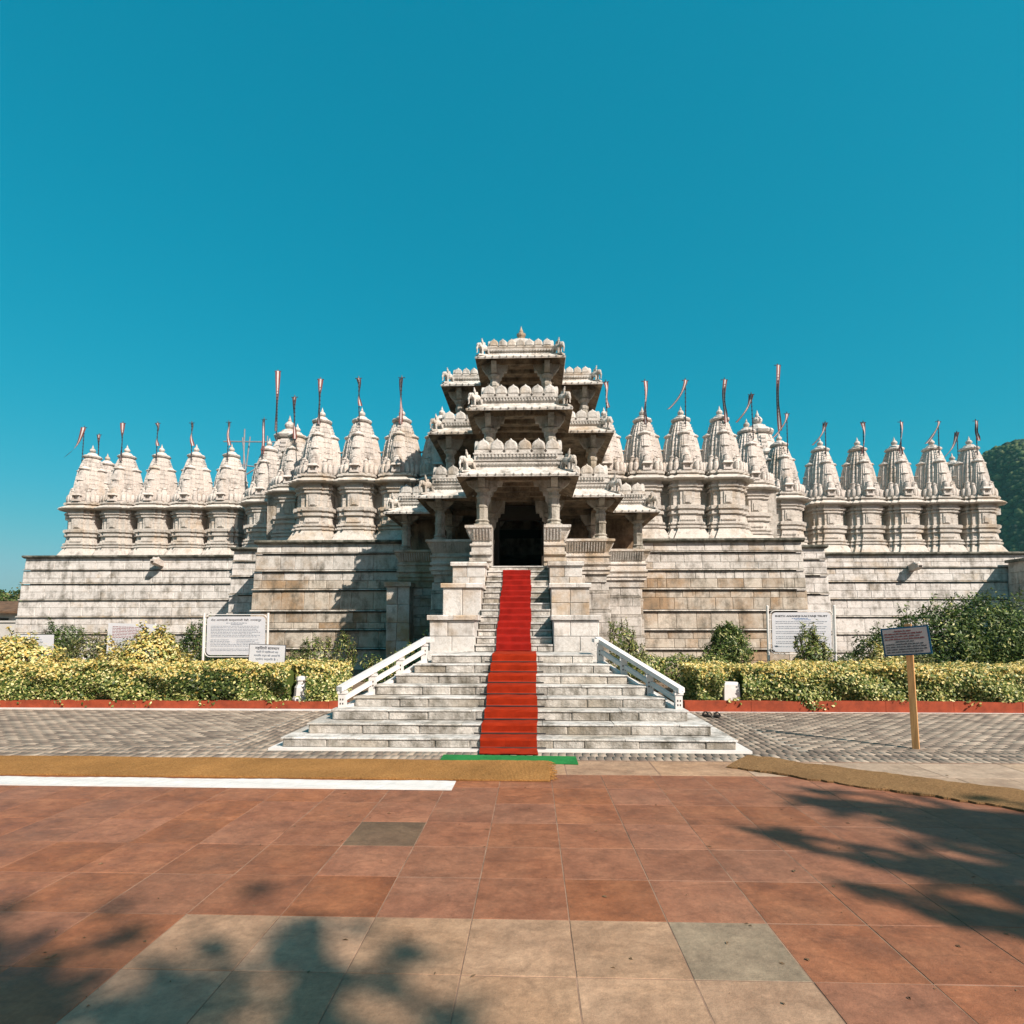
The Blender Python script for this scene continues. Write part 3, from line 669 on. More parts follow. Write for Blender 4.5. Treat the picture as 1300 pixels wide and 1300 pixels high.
def mini(cx, cy, z0, z1, r):
    mb = MB(); spire_body(mb, cx, cy, z0, z1, r, r*.50, .24, 2.4); crown(mb, cx, cy, z1-.02, r*.66); mb.lathe([(r*.16, z1+r*.5), (r*.2, z1+r*.55), (r*.02, z1+r*.8)], 6, (cx, cy)); return mb
# shared meshes of one spire
bodym = spire_body(MB(), 0, 0, 7.21, 9.34, .65, .31, .21, 2.5)
bodym.box(-.335, .335, -.67, .67, 7.2, 7.72); bodym.box(-.67, .67, -.335, .335, 7.2, 7.72); bodym.box(-.60, .60, -.60, .60, 7.2, 7.5)
# thin offset ribs on the centre strips
for a in range(4):
    c_, s_ = [(1, 0), (0, 1), (-1, 0), (0, -1)][a]
    for i in range(13):
        tt = 0.30+i*0.053; z_ = 7.21+2.13*tt; rr = curve(tt, .65, .31, 2.5)+.03
        P4 = [(-rr*.17, -rr), (rr*.17, -rr), (rr*.17, -rr+.05), (-rr*.17, -rr+.05)]
        lo = [(x*c_-y_*s_, x*s_+y_*c_, z_) for x, y_ in P4]; hi = [(x*c_-y_*s_, x*s_+y_*c_, z_+.072) for x, y_ in P4]
        bodym.loft([lo, hi])
SP = {'body': bodym.mesh('spire', M['spire'])}
mb = MB(); crown(mb, 0, 0, 9.32, .365); SP['crown'] = mb.mesh('crown_disc', M['spire'])
mb = MB(); finial(mb, 0, 0, 9.60, .33); SP['finial'] = mb.mesh('finial', M['spire'])
SP['big'] = mini(0, -.44, 7.25, 8.72, .35).mesh('spirelet', M['spire'])
SP['mid'] = mini(0, -.62, 7.25, 8.18, .25).mesh('spirelet', M['spire'])
mb = MB(); mb.box(-.17, .17, -.86, -.5, 7.2, 7.28); 
for x in (-.13, .13): mb.box(x-.03, x+.03, -.82, -.76, 7.28, 7.46)
mb.box(-.13, .13, -.70, -.5, 7.28, 7.46)
mb.loft([[(-.2, -.9, 7.46), (.2, -.9, 7.46), (.2, -.5, 7.46), (-.2, -.5, 7.46)], [(-.15, -.83, 7.55), (.15, -.83, 7.55), (.15, -.5, 7.55), (-.15, -.5, 7.55)]])
spire_body(mb, 0, -.68, 7.55, 7.80, .14, .08, .1); crown(mb, 0, -.68, 7.79, .09)
mb.v = [(x, y_-.13, z_) for x, y_, z_ in mb.v]; SP['kiosk'] = mb.mesh('kiosk', M['spire'])
SP['small'] = mini(0, 0, 7.2, 7.80, .15).mesh('spirelet', M['spire'])
mb = MB(); mb.box(-.06, .06, -.40, -.30, 9.02, 9.10).box(-.07, .07, -.42, -.30, 8.84, 8.90); mb.tube([(0, -.40, 8.86), (0, -.38, 9.10)], .03, 6)
SP['holder'] = mb.mesh('flag_holder', M['cap'])
def spire(x, y_, sc=1.0, zoff=0.0, hold=True, yscale=1.0):
    o = link('spire', SP['body'], temple, (x, y_, (1-sc)*7.2+zoff), (sc, sc, sc*yscale))
    link('crown_disc', SP['crown'], o); link('finial', SP['finial'], o)
    for a in range(4):
        rz = a*math.pi/2
        if a == 2 and sc < 1.5: continue
        link('spirelet', SP['big'], o, rot=(0, 0, rz)); link('spirelet', SP['mid'], o, rot=(0, 0, rz))
    link('kiosk', SP['kiosk'], o)
    for sx in (-1, 1): link('spirelet', SP['small'], o, (sx*.50, -.50, 0)); link('spirelet', SP['small'], o, (sx*.36, -.64, -.1), (.8, .8, 1.0))
    if hold: link('flag_holder', SP['holder'], o, (random.uniform(-.02, .02), 0, 0))
    return o
rowL = [-20.22, -18.57, -16.92, -15.27, -13.60]; rowR = [13.30, 14.94, 16.57, 18.20, 19.84]
midL = [-7.70, -6.16, -4.62, -3.08]; midR = [3.06, 4.50, 5.94, 7.38]
OY = 27.0; MY = 22.35
for i, x in enumerate(rowL): bay(1.66, x, OY, endL=(i == 0)); spire(x, OY)
for i, x in enumerate(rowR): bay(1.64, x, OY, endR=(i == 4)); spire(x, OY)
for i, x in enumerate(midL): bay(1.54, x, MY, endL=(i == 0)); spire(x, MY, 0.97)
for i, x in enumerate(midR): bay(1.44, x, MY, endR=(i == 3)); spire(x, MY, 0.93)
for x, y_ in ((-9.30, 23.95), (8.95, 23.95), (-11.35, 25.95), (11.05, 25.95)):
    bay(1.6, x, y_, full=True); spire(x, y_, 0.95 if y_ < 25 else 0.97)
spire(-21.85, 30.2, 1.0, 0.55); spire(21.3, 30.2, 1.0, 0.15)
bs_ = MB(); 
for sx, xx in ((-1, -12.72), (1, 12.2)):
    spire(xx, 31.4, 2.05, -0.1, hold=False, yscale=1.0)
roof = MB().box(-20.9, 20.5, 27.9, 34, 4.4, 7.0).box(-10.2, 9.8, 23.3, 27.9, 4.4, 7.0).box(-11.9, 11.7, 26.0, 27.9, 4.4, 6.99).box(-23.2, 22.8, 29.2, 33.0, 6.9, 7.2)
for xx in (-12.72, 12.2): roof.box(xx-1.6, xx+1.6, 29.8, 33, 7.0, 7.4)
roof.build('flat_roof', M['mould'], temple)
# terrace floor under the rows
MB().box(-22.0, -9.4, 25.85, 34, 4.3, 4.62).box(9.6, 27, 25.85, 34, 4.3, 4.60).box(-11.1, 11.2, 22.85, 27, 4.3, 4.595).build('terrace_floor', M['mould'], temple)

# ------------------------------------------------------------------ ENTRANCE PAVILION
pav = thing('entrance_pavilion', 'three storey carved marble entrance pavilion with open pillared balconies', 'pavilion', (0, 14, 0)); pav.location = (0, 0, 0)
YB = 21.6
def stepplan(bays):
    """bays: [(half, Yfront)...] from narrowest front bay to widest -> polygon, front path left to right"""
    L_ = []
    for i in range(len(bays)-1, -1, -1):
        h_, y_ = bays[i]; yb_ = YB if i == len(bays)-1 else bays[i+1][1]
        L_ += [(-h_, yb_), (-h_, y_)]
    return L_+[(-x, y_) for x, y_ in reversed(L_)]
MERL = None
def merlon_mesh(w=0.27, h=0.29, d=0.07):
    n = 6; n = 8; out = [(-w/2, 0)]
    for i in range(n+1):
        a = math.pi*(1-i/n); out.append((w*.485*math.cos(a), h*.34+h*.50*math.sin(a)))
    mid = len(out)//2; out[mid] = (0, h)
    out.insert(mid, (-w*.09, h*.86)); out.insert(mid+2, (w*.09, h*.86)); out.append((w/2, 0))
    inn = [(x*.72, 0.03+z*.74) for x, z in out]
    mb = MB(); m_ = len(out)
    f = [(x, -d/2, z) for x, z in out]; f2 = [(x, -d/2-.02, z) for x, z in inn]; bk = [(x, d/2, z) for x, z in out]
    fs = [(i, (i+1) % m_, m_+(i+1) % m_, m_+i) for i in range(m_)]+[tuple(range(m_, 2*m_))]+[((i+1) % m_, i, 2*m_+i, 2*m_+(i+1) % m_) for i in range(m_)]+[tuple(range(3*m_-1, 2*m_-1, -1))]
    mb.add(f+f2+bk, fs); return mb.mesh('merlon', M['pav'])
MER = merlon_mesh()
def elephant_mesh():
    mb = MB()
    mb.ellip((0, 0, .21), (.17, .085, .10)); mb.ellip((.17, 0, .27), (.085, .065, .085)); mb.ellip((.15, .07, .27), (.05, .018, .07)); mb.ellip((.15, -.07, .27), (.05, .018, .07))
    mb.tube([(.22, 0, .26), (.275, 0, .18), (.28, 0, .09), (.31, 0, .05)], [.035, .028, .02, .014], 6)
    for x in (-.11, .10):
        for y_ in (-.05, .05): mb.tube([(x, y_, .17), (x+(.03 if x > 0 else -.02), y_, .0)], [.038, .03], 6)
    mb.box(-.06, .05, -.05, .05, .29, .36); mb.tube([(-.16, 0, .24), (-.21, 0, .12)], [.014, .008], 5)
    mb.ellip((.0, 0, .40), (.035, .03, .06)); mb.ellip((.0, 0, .47), (.022, .022, .025)); mb.box(-.2, .3, -.07, .07, -.03, .01)
    return mb.mesh('corner_elephant', M['pav'])
ELE = elephant_mesh()
def col_mesh(h, r=.145):
    mb = MB()
    mb.box(-r*1.3, r*1.3, -r*1.3, r*1.3, 0, .07)
    mb.lathe([(r*1.32, .07), (r*1.1, .12), (r*1.3, .16), (r*1.0, .2), (r*1.0, h*.42), (r*1.12, h*.43), (r*1.12, h*.47), (r*.95, h*.48), (r*.95, h*.62), (r*1.1, h*.64), (r*1.1, h*.68), (r*.92, h*.70), (r*.92, h*.76), (r*1.35, h*.79), (r*1.45, h*.82), (r*1.0, h*.84)], 8, ph=math.pi/8)
    me = mb.mesh('column', M['column'])
    cb = MB(); z1 = h*.84
    cb.box(-r*1.05, r*1.05, -r*1.05, r*1.05, z1, h-.001)
    for a in range(4):      # four curled brackets
        c_, s_ = [(1, 0), (0, 1), (-1, 0), (0, -1)][a]
        pr = [(r*.9, z1-.02), (r*1.7, z1+.01), (r*2.1, z1+(h-z1)*.35), (r*2.5, z1+(h-z1)*.6), (r*2.75, h-.002), (r*.9, h-.002)]
        lo = [(x*c_-(-.08)*s_, x*s_+(-.08)*c_, z_) for x, z_ in pr]; hi = [(x*c_-.08*s_, x*s_+.08*c_, z_) for x, z_ in pr]
        cb.loft([lo, hi])
    return me, cb.mesh('capital', M['column'])
COLC = {}
def column(x, y_, z0, z1, parent=pav):
    h = round(z1-z0, 3)
    if h not in COLC: COLC[h] = col_mesh(h)
    o = link('column', COLC[h][0], parent, (x, y_, z0)); link('capital', COLC[h][1], o); return o
def arch_strut(x0, sgn, y_, z0, z1, span):
    """stepped cusped strut rising from a column towards the lintel"""
    pr = [(0, z0), (.05, z0-.02), (.09, z0+.05), (.12, z0+.10), (.13, z0+.22), (.19, z0+.24), (.20, z0+.34), (.28, z0+.36), (.30, z0+.46), (.42, z0+.47), (.46, z1), (0, z1)]
    pr = [(x*span/.46, z_) for x, z_ in pr]
    mb = MB(); mb.loft([[(x0+sgn*x, y_-.06, z_) for x, z_ in pr], [(x0+sgn*x, y_+.06, z_) for x, z_ in pr]]); return mb.build('arch_strut', M['column'], pav)
def storey(bays, zc, eave, ptop_h, zf, over=.44, mer_s=1.0, back=21.0):
    """bays (half,Y); zc ceiling; eave lip z"""
    pl = stepplan(bays)
    # eave: soffit out and down, lip, sloping top
    prof = [(zc, 0.0), (eave-.01, over-.02), (eave-.005, over), (eave+.045, over+.012), (eave+.06, over-.01), (eave+.15, over*.62), (eave+.24, over*.28), (eave+.30, .06), (eave+.34, .05)]
    rr = plan_rings(pl, prof)
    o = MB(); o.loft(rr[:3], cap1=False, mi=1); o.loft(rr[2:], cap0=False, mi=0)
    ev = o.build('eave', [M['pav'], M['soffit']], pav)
    # scalloped drip beads along the lip
    db = MB()
    edges = [(pl[i], pl[i+1]) for i in range(len(pl)-1)]
    for (a, b_) in edges:
        if abs(a[1]-b_[1]) > 1e-6: continue
        L = abs(b_[0]-a[0])+over; x = min(a[0], b_[0])-(over if a[0] < 0 and b_[0] <= 0 or (a[0] < 0 < b_[0]) else 0)
        xe = max(a[0], b_[0])+(over if b_[0] > 0 else 0); y_ = a[1]-over-.02; k = x+.1
        while k < xe: db.ellip((k, y_+.01, eave+.055), (.03, .03, .03), n=6, m_=4); k += .21
    tag(db.build('drip_bead', M['pav'], ev), kind='stuff')
    zp = eave+.34
    h1 = ptop_h-.29*mer_s
    # carved bands of the parapet
    prof = [(zp, .05), (zp+.02, .075), (zp+.09, .075), (zp+.10, .03), (zp+.115, .03), (zp+.12, .09), (zp+.15, .10), (zp+.155, .055), (h1-.12, .055), (h1-.11, .08), (h1-.08, .08), (h1-.07, .05), (h1, .05), (h1+.001, -.06), (zp+.03, -.06)]
    par = MB().loft(plan_rings(pl, prof), cap0=False, cap1=True).build('parapet', M['pav'], pav)
    # frieze details: dentils and small dark cross plates painted for the shade of sunk holes
    dm = MB(); hm = MB()
    for (a, b_) in edges:
        hor = abs(a[1]-b_[1]) < 1e-6; L = math.hypot(b_[0]-a[0], b_[1]-a[1])
        ux, uy = (b_[0]-a[0])/L, (b_[1]-a[1])/L; nx_, ny_ = uy, -ux
        if a[1] > 20.9 and b_[1] > 20.9: continue
        def bx(mb_, s_, hw, d0, d1, za, zb):
            P_ = [(a[0]+ux*(s_+q1)+nx_*d, a[1]+uy*(s_+q1)+ny_*d) for q1, d in ((-hw, d0), (hw, d0), (hw, d1), (-hw, d1))]
            mb_.loft([[(p[0], p[1], za) for p in P_][::-1], [(p[0], p[1], zb) for p in P_][::-1]])
        s_ = .06
        while s_ < L-.03:
            bx(dm, s_, .020, .05, .115, h1-.19, h1-.125)
            bx(dm, s_+.02, .026, .07, .105, zp+.03, zp+.075)
            s_ += .085
        mw = .33*mer_s; nm = max(1, round(L/mw)); st_ = L/nm
        ang = math.atan2(uy, ux)
        for i in range(nm):
            sc_ = (i+.5)*st_
            link('merlon', MER, par, (a[0]+ux*sc_+nx_*.01, a[1]+uy*sc_+ny_*.01, h1-.002), (st_/.275, 1.0, mer_s), (0, 0, ang))
            if i > 0:
                c0 = i*st_
                bx(hm, c0, .034, .048, .054, h1-.045, h1-.018); bx(hm, c0, .014, .048, .0545, h1-.068, h1+.006)
    tag(dm.build('dentil', M['pav'], par), kind='stuff'); tag(hm.build('carved_hole', M['dark'], par), kind='stuff')
    # corner elephants on the eave slope
    for i, (h_, y_) in enumerate(bays):
        for sg in (-1, 1):
            e = link('corner_elephant', ELE, pav, (sg*(h_+over*.34), y_-over*.34, eave+.22), (1.0, 1.0, 1.0), (0, R(14), R(-45) if sg > 0 else R(-135)))
    # flat deck on top, ceiling below
    pl2 = stepplan([(h_-.08, y_+.08) for h_, y_ in bays])
    MB().loft([[(x, y_, eave+.35) for x, y_ in pl2], [(x, y_, zp+.08) for x, y_ in pl2]]).build('roof_deck', M['pav'], pav)
    # beams
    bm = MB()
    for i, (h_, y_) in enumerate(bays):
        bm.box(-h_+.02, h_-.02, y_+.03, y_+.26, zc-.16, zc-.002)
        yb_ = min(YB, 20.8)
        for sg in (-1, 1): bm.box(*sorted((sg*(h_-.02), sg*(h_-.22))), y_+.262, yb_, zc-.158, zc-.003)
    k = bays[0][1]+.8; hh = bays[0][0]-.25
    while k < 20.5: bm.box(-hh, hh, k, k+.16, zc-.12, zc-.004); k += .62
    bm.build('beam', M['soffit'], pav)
s1 = [(1.0, 14.27), (2.40, 16.62), (3.85, 18.86)]
s2 = [(1.0, 16.15), (2.37, 18.12)]
s3 = [(.94, 17.75), (2.27, 19.75)]
storey(s1, 5.27, 5.09, 6.12, 3.02); storey(s2, 7.52, 7.36, 8.22, 5.4, .43, .95); storey(s3, 9.68, 9.52, 10.29, 7.6, .40, .8)
# columns, storey 1: on bench tops
for sg in (-1, 1):
    column(sg*.87, 14.43, 3.97, 5.11); column(sg*2.27, 16.80, 3.97, 5.11); column(sg*3.70, 19.02, 3.97, 5.11)
    column(sg*.87, 16.80, 3.03, 5.11); column(sg*.87, 19.02, 3.03, 5.11); column(sg*2.27, 19.02, 3.03, 5.11)
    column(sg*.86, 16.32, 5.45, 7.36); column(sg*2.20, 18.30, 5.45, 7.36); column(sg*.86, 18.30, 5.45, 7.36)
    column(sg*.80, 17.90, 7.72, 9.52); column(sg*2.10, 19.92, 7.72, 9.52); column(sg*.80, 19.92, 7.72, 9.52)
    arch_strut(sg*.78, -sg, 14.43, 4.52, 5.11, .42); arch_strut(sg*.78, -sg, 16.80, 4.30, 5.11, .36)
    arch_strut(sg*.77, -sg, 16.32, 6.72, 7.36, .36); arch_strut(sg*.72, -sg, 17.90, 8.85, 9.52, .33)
# pillar floor and benches
fl = stepplan(s1)
MB().loft([[(x, y_, 2.80) for x, y_ in fl], [(x, y_, 3.02) for x, y_ in fl]]).build('floor_slab', M['pav'], pav)
def bench(path, wts, z0=3.02):
    # path: outer path left-to-right + inner return
    H_ = [(z0-.0, .06), (z0+.10, .06), (z0+.11, .10), (z0+.19, .10), (z0+.20, .03), (z0+.26, .03), (z0+.27, .09), (z0+.33, .09), (z0+.34, .05), (z0+.48, .05), (z0+.49, .09), (z0+.53, .09), (z0+.54, .04), (z0+.60, .03), (z0+.88, .16), (z0+.90, .20), (z0+.96, .20), (z0+.97, .16)]
    b_ = MB().loft(plan_rings(path, H_, wts=wts)).build('bench', M['pav'], pav)
    rb = MB()
    for i, (p, q1) in enumerate(zip(path, path[1:]+path[:1])):
        if not wts[i]: continue
        L = math.hypot(q1[0]-p[0], q1[1]-p[1]); ux, uy = (q1[0]-p[0])/L, (q1[1]-p[1])/L; nx_, ny_ = uy, -ux; s_ = .02
        while s_ < L:
            a = (p[0]+ux*s_, p[1]+uy*s_)
            pts = [(nx_*(.035)+ux*-.018, ny_*.035-uy*.018), (nx_*.035+ux*.018, ny_*.035+uy*.018), (nx_*.075+ux*.018, ny_*.075+uy*.018), (nx_*.075-ux*.018, ny_*.075-uy*.018)]
            lo = [(a[0]+x, a[1]+y_, z0+.62) for x, y_ in pts][::-1]; hi = [(a[0]+x+nx_*.12, a[1]+y_+ny_*.12, z0+.87) for x, y_ in pts][::-1]
            rb.loft([lo, hi]); s_ += .075
    tag(rb.build('bench_rib', M['pav'], b_), kind='stuff')
right = [(.62, 14.62), (.62, 14.27), (1.06, 14.27), (1.06, 16.62), (2.42, 16.62), (2.42, 18.86), (3.86, 18.86), (3.86, 20.9)]
inner = [(3.66, 20.9), (3.66, 19.08), (2.22, 19.08), (2.22, 16.85), (.86, 16.85), (.86, 14.62)]
wr_ = [1, 1, 1, 1, 1, 1, 1, 0]+[0]*6
wr_[0] = 0
bench(right+inner, wr_)
lp = [(-x, y_) for x, y_ in reversed(right)]+[(-x, y_) for x, y_ in reversed(inner)]
bench(lp, [1, 1, 1, 1, 1, 1, 0, 0]+[0]*6)
# back walls and the hall behind the door, its shade painted as near-black stone
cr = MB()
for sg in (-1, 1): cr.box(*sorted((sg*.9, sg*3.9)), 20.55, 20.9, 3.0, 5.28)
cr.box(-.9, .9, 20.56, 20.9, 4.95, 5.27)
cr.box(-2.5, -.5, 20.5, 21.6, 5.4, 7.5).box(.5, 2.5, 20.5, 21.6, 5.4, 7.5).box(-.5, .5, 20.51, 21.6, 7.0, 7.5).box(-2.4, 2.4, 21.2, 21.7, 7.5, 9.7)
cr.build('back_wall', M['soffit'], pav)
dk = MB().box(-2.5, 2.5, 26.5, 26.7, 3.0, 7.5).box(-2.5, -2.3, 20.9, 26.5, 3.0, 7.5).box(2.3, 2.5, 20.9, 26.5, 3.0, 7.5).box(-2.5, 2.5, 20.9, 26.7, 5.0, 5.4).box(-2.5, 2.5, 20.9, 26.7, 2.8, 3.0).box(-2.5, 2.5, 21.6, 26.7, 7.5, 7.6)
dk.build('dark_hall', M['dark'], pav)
door = MB()
for sg in (-1, 1):
    door.box(*sorted((sg*.62, sg*.78)), 17.4, 17.6, 3.02, 4.9); door.box(*sorted((sg*.78, sg*.9)), 17.45, 20.6, 3.02, 5.1)
door.box(-.62, .62, 17.4, 17.6, 4.68, 5.1)
dobj = door.build('doorway', M['dark'], pav)
# dome
dm = MB().lathe([(.98, 9.86), (.98, 10.0), (.94, 10.04), (.93, 10.14), (.86, 10.18), (.84, 10.28), (.76, 10.40), (.62, 10.56), (.44, 10.69), (.24, 10.78), (.10, 10.82)], 32, (0.0, 18.95)).build('dome', M['pav'], pav, smooth=False)
f_ = MB().lathe([(.13, 10.80), (.17, 10.85), (.10, 10.90), (.14, 10.96), (.15, 11.02), (.06, 11.08), (.07, 11.11), (.03, 11.2), (.006, 11.30)], 12, (0.0, 18.95)).build('finial', M['pav'], dm)
# deck behind the parapets
# podium below the pavilion, stone by stone
prd = random.Random(21)
def podium_face(x0, x1, yf, zs, key='wall'):
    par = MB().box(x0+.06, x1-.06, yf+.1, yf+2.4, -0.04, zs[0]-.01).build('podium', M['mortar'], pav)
    for i in range(len(zs)-1):
        za, zb = zs[i+1], zs[i]; off = .04*i
        MB().box(x0-off*.6-.03, x1+off*.6+.03, yf-off-.04, yf+.08, za+.012, za+.085).build('moulding', M['mould'], par)
        H_ = zb-za-.085; n = 2 if H_ > .45 else 1
        for a in range(n): stone_row(par, key, x0-off*.5, x1+off*.5, yf-off, za+.088+H_*a/n, za+.088+H_*(a+1)/n, .34, .75, .13, 'stone', .006, prd)
for sg in (-1, 1):
    podium_face(*sorted((sg*1.05, sg*2.47)), 16.66, [2.795, 2.48, 1.95, 1.3, .7, -.03])
    podium_face(*sorted((sg*2.40, sg*3.72)), 18.9, [2.795, 2.45, 1.85, 1.2, .6, -.03])
    podium_face(*sorted((sg*3.70, sg*4.0)), 20.0, [2.795, 2.4, 1.8, 1.2, .6, -.03])
    MB().box(*sorted((sg*.72, sg*1.10)), 14.30, 16.7, 0.0, 3.0).build('podium_core', M['pav'], pav)
    podium_face(*sorted((sg*.745, sg*1.60)), 14.29, [2.795, 2.4, 1.9, 1.3], 'pav')
MB().box(-2.35, 2.35, 16.8, 21, 0, 2.99).build('podium_core', M['mortar'], pav)
bt = thing('buttress', 'short pale stone buttress block standing left of the stairs against the podium', 'block')
MB().box(-4.08, -3.5, 18.32, 20.0, -.05, 2.80).build('core', M['mortar'], bt)
for i in range(5): stone_row(bt, 'pier', -4.14, -3.42, 18.24, .0+.56*i, .56*(i+1), .28, .45, .12, 'stone', .006, prd)
for i in range(5):
    yy = 18.37
    while yy < 19.95:
        L = prd.uniform(.4, .7); link('stone', STONE['pier'], bt, (-3.46, yy+L/2, .28+.56*i), (L-.006, .08, .55), (0, 0, R(90))); yy += L
MB().box(-4.2, -3.37, 18.18, 20.1, 2.80, 2.93).build('cap_slab', M['pier'], bt)

# ------------------------------------------------------------------ FLAGS
def flag(x, y_, zb, zt, label, style, big=1.0, seed=0, group='temple flags on the spires'):
    rd = random.Random(seed); L = zt-zb
    t_ = thing('flag', label, 'flag', (x, y_, zb), group, (rd.uniform(-.02, .02), rd.uniform(-.03, .03), 0))
    mb = MB().tube([(0, 0, 0), (0, 0, L*.5), (0, 0, L)], [.022*big, .018*big, .015*big], 6)
    for k in np.arange(.2, L-.1, .16): mb.lathe([(.03*big, k), (.036*big, k+.012), (.03*big, k+.024)], 6)
    mb.build('pole', M['pole'], t_)
    MB().tube([(-.11*big, 0, L-.04), (.11*big, 0, L-.04)], .012*big, 5).tube([(0, 0, L-.05), (0, 0, L+.05)], [.03*big, .012], 6).ellip((-.11*big, 0, L-.04), (.02, .02, .02)).ellip((.11*big, 0, L-.04), (.02, .02, .02)).build('crossbar', M['pole'], t_)
    n = 12; Lb = L*{'down': .82, 'left': .62, 'short': .5, 'sweep': .8}[style]*1.05
    w = .082*big; rows = []
    for i in range(n+1):
        f = i/n
        cx = {'down': .03*math.sin(f*5+seed), 'left': -.34*L*f**1.6, 'short': .02*math.sin(f*7)+.05*f, 'sweep': -.20*L*f**1.3-.02*math.sin(f*6)}[style]
        cz = L-.05-Lb*f*(1-.1*(style == 'left')*f)
        tw = (1-.55*math.sin(math.pi*f)**2)*(1-.25*f)
        a = .5*math.sin(f*4+seed)
        rows.append([(cx+j*w*tw, -.025-.04*math.sin(f*6+seed)+j*.05*math.sin(a*3), cz+.015*j*math.sin(f*9)) for j in (-1, -.33, .33, 1)])
    vs_ = []; fs = []; mi = []
    for r in rows: vs_ += r
    vs_ += [(p[0], p[1]+.004, p[2]) for r in rows for p in r]; o = 4*(n+1)
    for i in range(n):
        for j in range(3):
            a = i*4+j; fs += [(a, a+1, a+5, a+4), (o+a, o+a+4, o+a+5, o+a+1)]; mi += [1 if j == 1 else 0]*2
        for a in (i*4, i*4+3): fs.append((a, a+4, o+a+4, o+a)); mi.append(0)
    mb = MB(); mb.add(vs_, fs); mb.mi = mi
    mb.build('banner', [M['flagred'], M['flagwhite']], t_)
ords = ['first', 'second', 'third', 'fourth', 'fifth']
stL = ['left', 'down', 'short', 'short', 'short']; stR = ['left', 'left', 'down', 'down', 'left']
offs = [-.5, .02, -.02, -.0, -.02]
for i, x in enumerate(rowL): flag(x+(-.45 if i == 0 else .02), OY-(.42 if i else .1), 8.93 if i else 8.45, 10.95+(.0 if i else -.05), 'thin flag on the %s spire from the left in the outer left row' % ords[i], stL[i], 1, i+1)
for i, x in enumerate(rowR): flag(x+.05, OY-.42, 8.93, 10.62, 'thin flag on the %s spire from the left in the outer right row' % ords[i], ['left', 'down', 'down', 'left', 'short'][i], 1, i+11)
for i, x in enumerate(midL[:3]): flag(x+.02, MY-.40, 8.93, 10.95, 'thin flag on the %s spire from the left, left of the pavilion' % ords[i], ['down', 'short', 'down'][i], 1, i+21)
for i, x in enumerate(midR): flag(x+.08, MY-.38, 8.85, 10.72, 'thin flag on the %s spire right of the pavilion' % ords[i], ['short', 'down', 'left', 'down'][i], 1, i+31)
flag(-9.25, 23.55, 8.9, 10.9, 'red and white flag in front of the big left corner spire', 'down', 1.1, 41)
flag(9.05, 23.5, 8.9, 10.75, 'flag before the big right corner spire, swept to the left', 'left', 1, 42)
flag(-11.45, 25.5, 8.9, 10.7, 'thin flag on the low left corner spire below the scaffolding poles', 'down', .9, 43)
flag(11.2, 25.45, 8.9, 10.65, 'flag on the low right corner spire just right of the big spire', 'left', 1, 44)
flag(-13.05, 30.5, 11.3, 15.05, 'tall dark flag on the big left corner spire, highest flag on the left', 'down', 1.5, 45)
flag(12.95, 30.5, 11.0, 14.95, 'tall dark flag on the big right corner spire, highest flag on the right', 'down', 1.5, 46)
flag(-22.05, 29.8, 9.3, 11.5, 'flag on the rear spire peeping out at the far left', 'down', 1.1, 47)
flag(21.35, 29.8, 9.0, 11.15, 'flag on the rear spire peeping out at the far right', 'left', 1, 48)
# scaffolding
sc_ = thing('scaffolding', 'thin steel scaffolding poles behind the left spires', 'scaffolding')
for (a, b_) in (((-14.55, 30, 7.2), (-14.5, 30, 11.75)), ((-14.75, 30.2, 7.2), (-14.3, 30.2, 11.4)), ((-14.15, 30, 7.2), (-14.6, 30, 11.3)), ((-13.75, 31, 7.2), (-13.75, 31, 11.7)), ((-15.6, 30, 11.1), (-12.9, 30, 11.05)), ((-14.8, 30.05, 9.9), (-13.4, 30.05, 9.7)), ((-14.7, 30.1, 9.2), (-13.6, 30.1, 9.9))):
    MB().tube([a, b_], .035, 6).build('pole', M['steel'], sc_)

# ------------------------------------------------------------------ SIGNS
def text_mesh(s_, size, mat, parent, loc, rot=(R(90), 0, 0), align='CENTER', bold=0.0, width=None):
    cu = bpy.data.curves.new('lettering', 'FONT'); cu.body = s_; cu.size = size; cu.align_x = align; cu.extrude = .0015; cu.offset = bold; cu.resolution_u = 2
    tmp = bpy.data.objects.new('tmp', cu); C.objects.link(tmp); bpy.context.view_layer.update()
    me = bpy.data.meshes.new_from_object(tmp); bpy.data.objects.remove(tmp)
    me.materials.clear(); me.materials.append(mat)
    o = link('lettering', me, parent, loc, rot=rot)
    if width:
        xs = [v.co.x for v in me.vertices]
        if xs: o.scale = (width/(max(xs)-min(xs)), 1, 1)
    return o
def rounded(w, h, r, n=5):
    pts = []
    for cx, cz, a0 in ((w/2-r, h/2-r, 0), (-w/2+r, h/2-r, 90), (-w/2+r, -h/2+r, 180), (w/2-r, -h/2+r, 270)):
        for i in range(n+1): a = R(a0+90*i/n); pts.append((cx+r*math.cos(a), cz+r*math.sin(a)))
    return pts
def board(parent, w, h, cz, r, mat, th=.02, name='panel', y_=0):
    pts = rounded(w, h, r)
    return MB().loft([[(x, y_+th/2, cz+z_) for x, z_ in pts], [(x, y_-th/2, cz+z_) for x, z_ in pts]]).build(name, mat, parent)
def scribble(parent, x0, x1, z_, h, mat, y_, rd, fill=1.0):
    """a line of unreadable small print, word by word"""
    mb = MB(); x = x0
    while x < x0+(x1-x0)*fill:
        w = rd.uniform(.02, .07); 
        if x+w > x1: break
        k = x
        while k < x+w:
            lw = rd.uniform(.006, .010); mb.box(k, k+lw, y_-.0012, y_+.001, z_-h/2+rd.uniform(0, h*.2), z_+h/2-rd.uniform(0, h*.35)); k += lw+.0025
        x += w+.014
    if mb.v: mb.build('print_line', mat, parent)
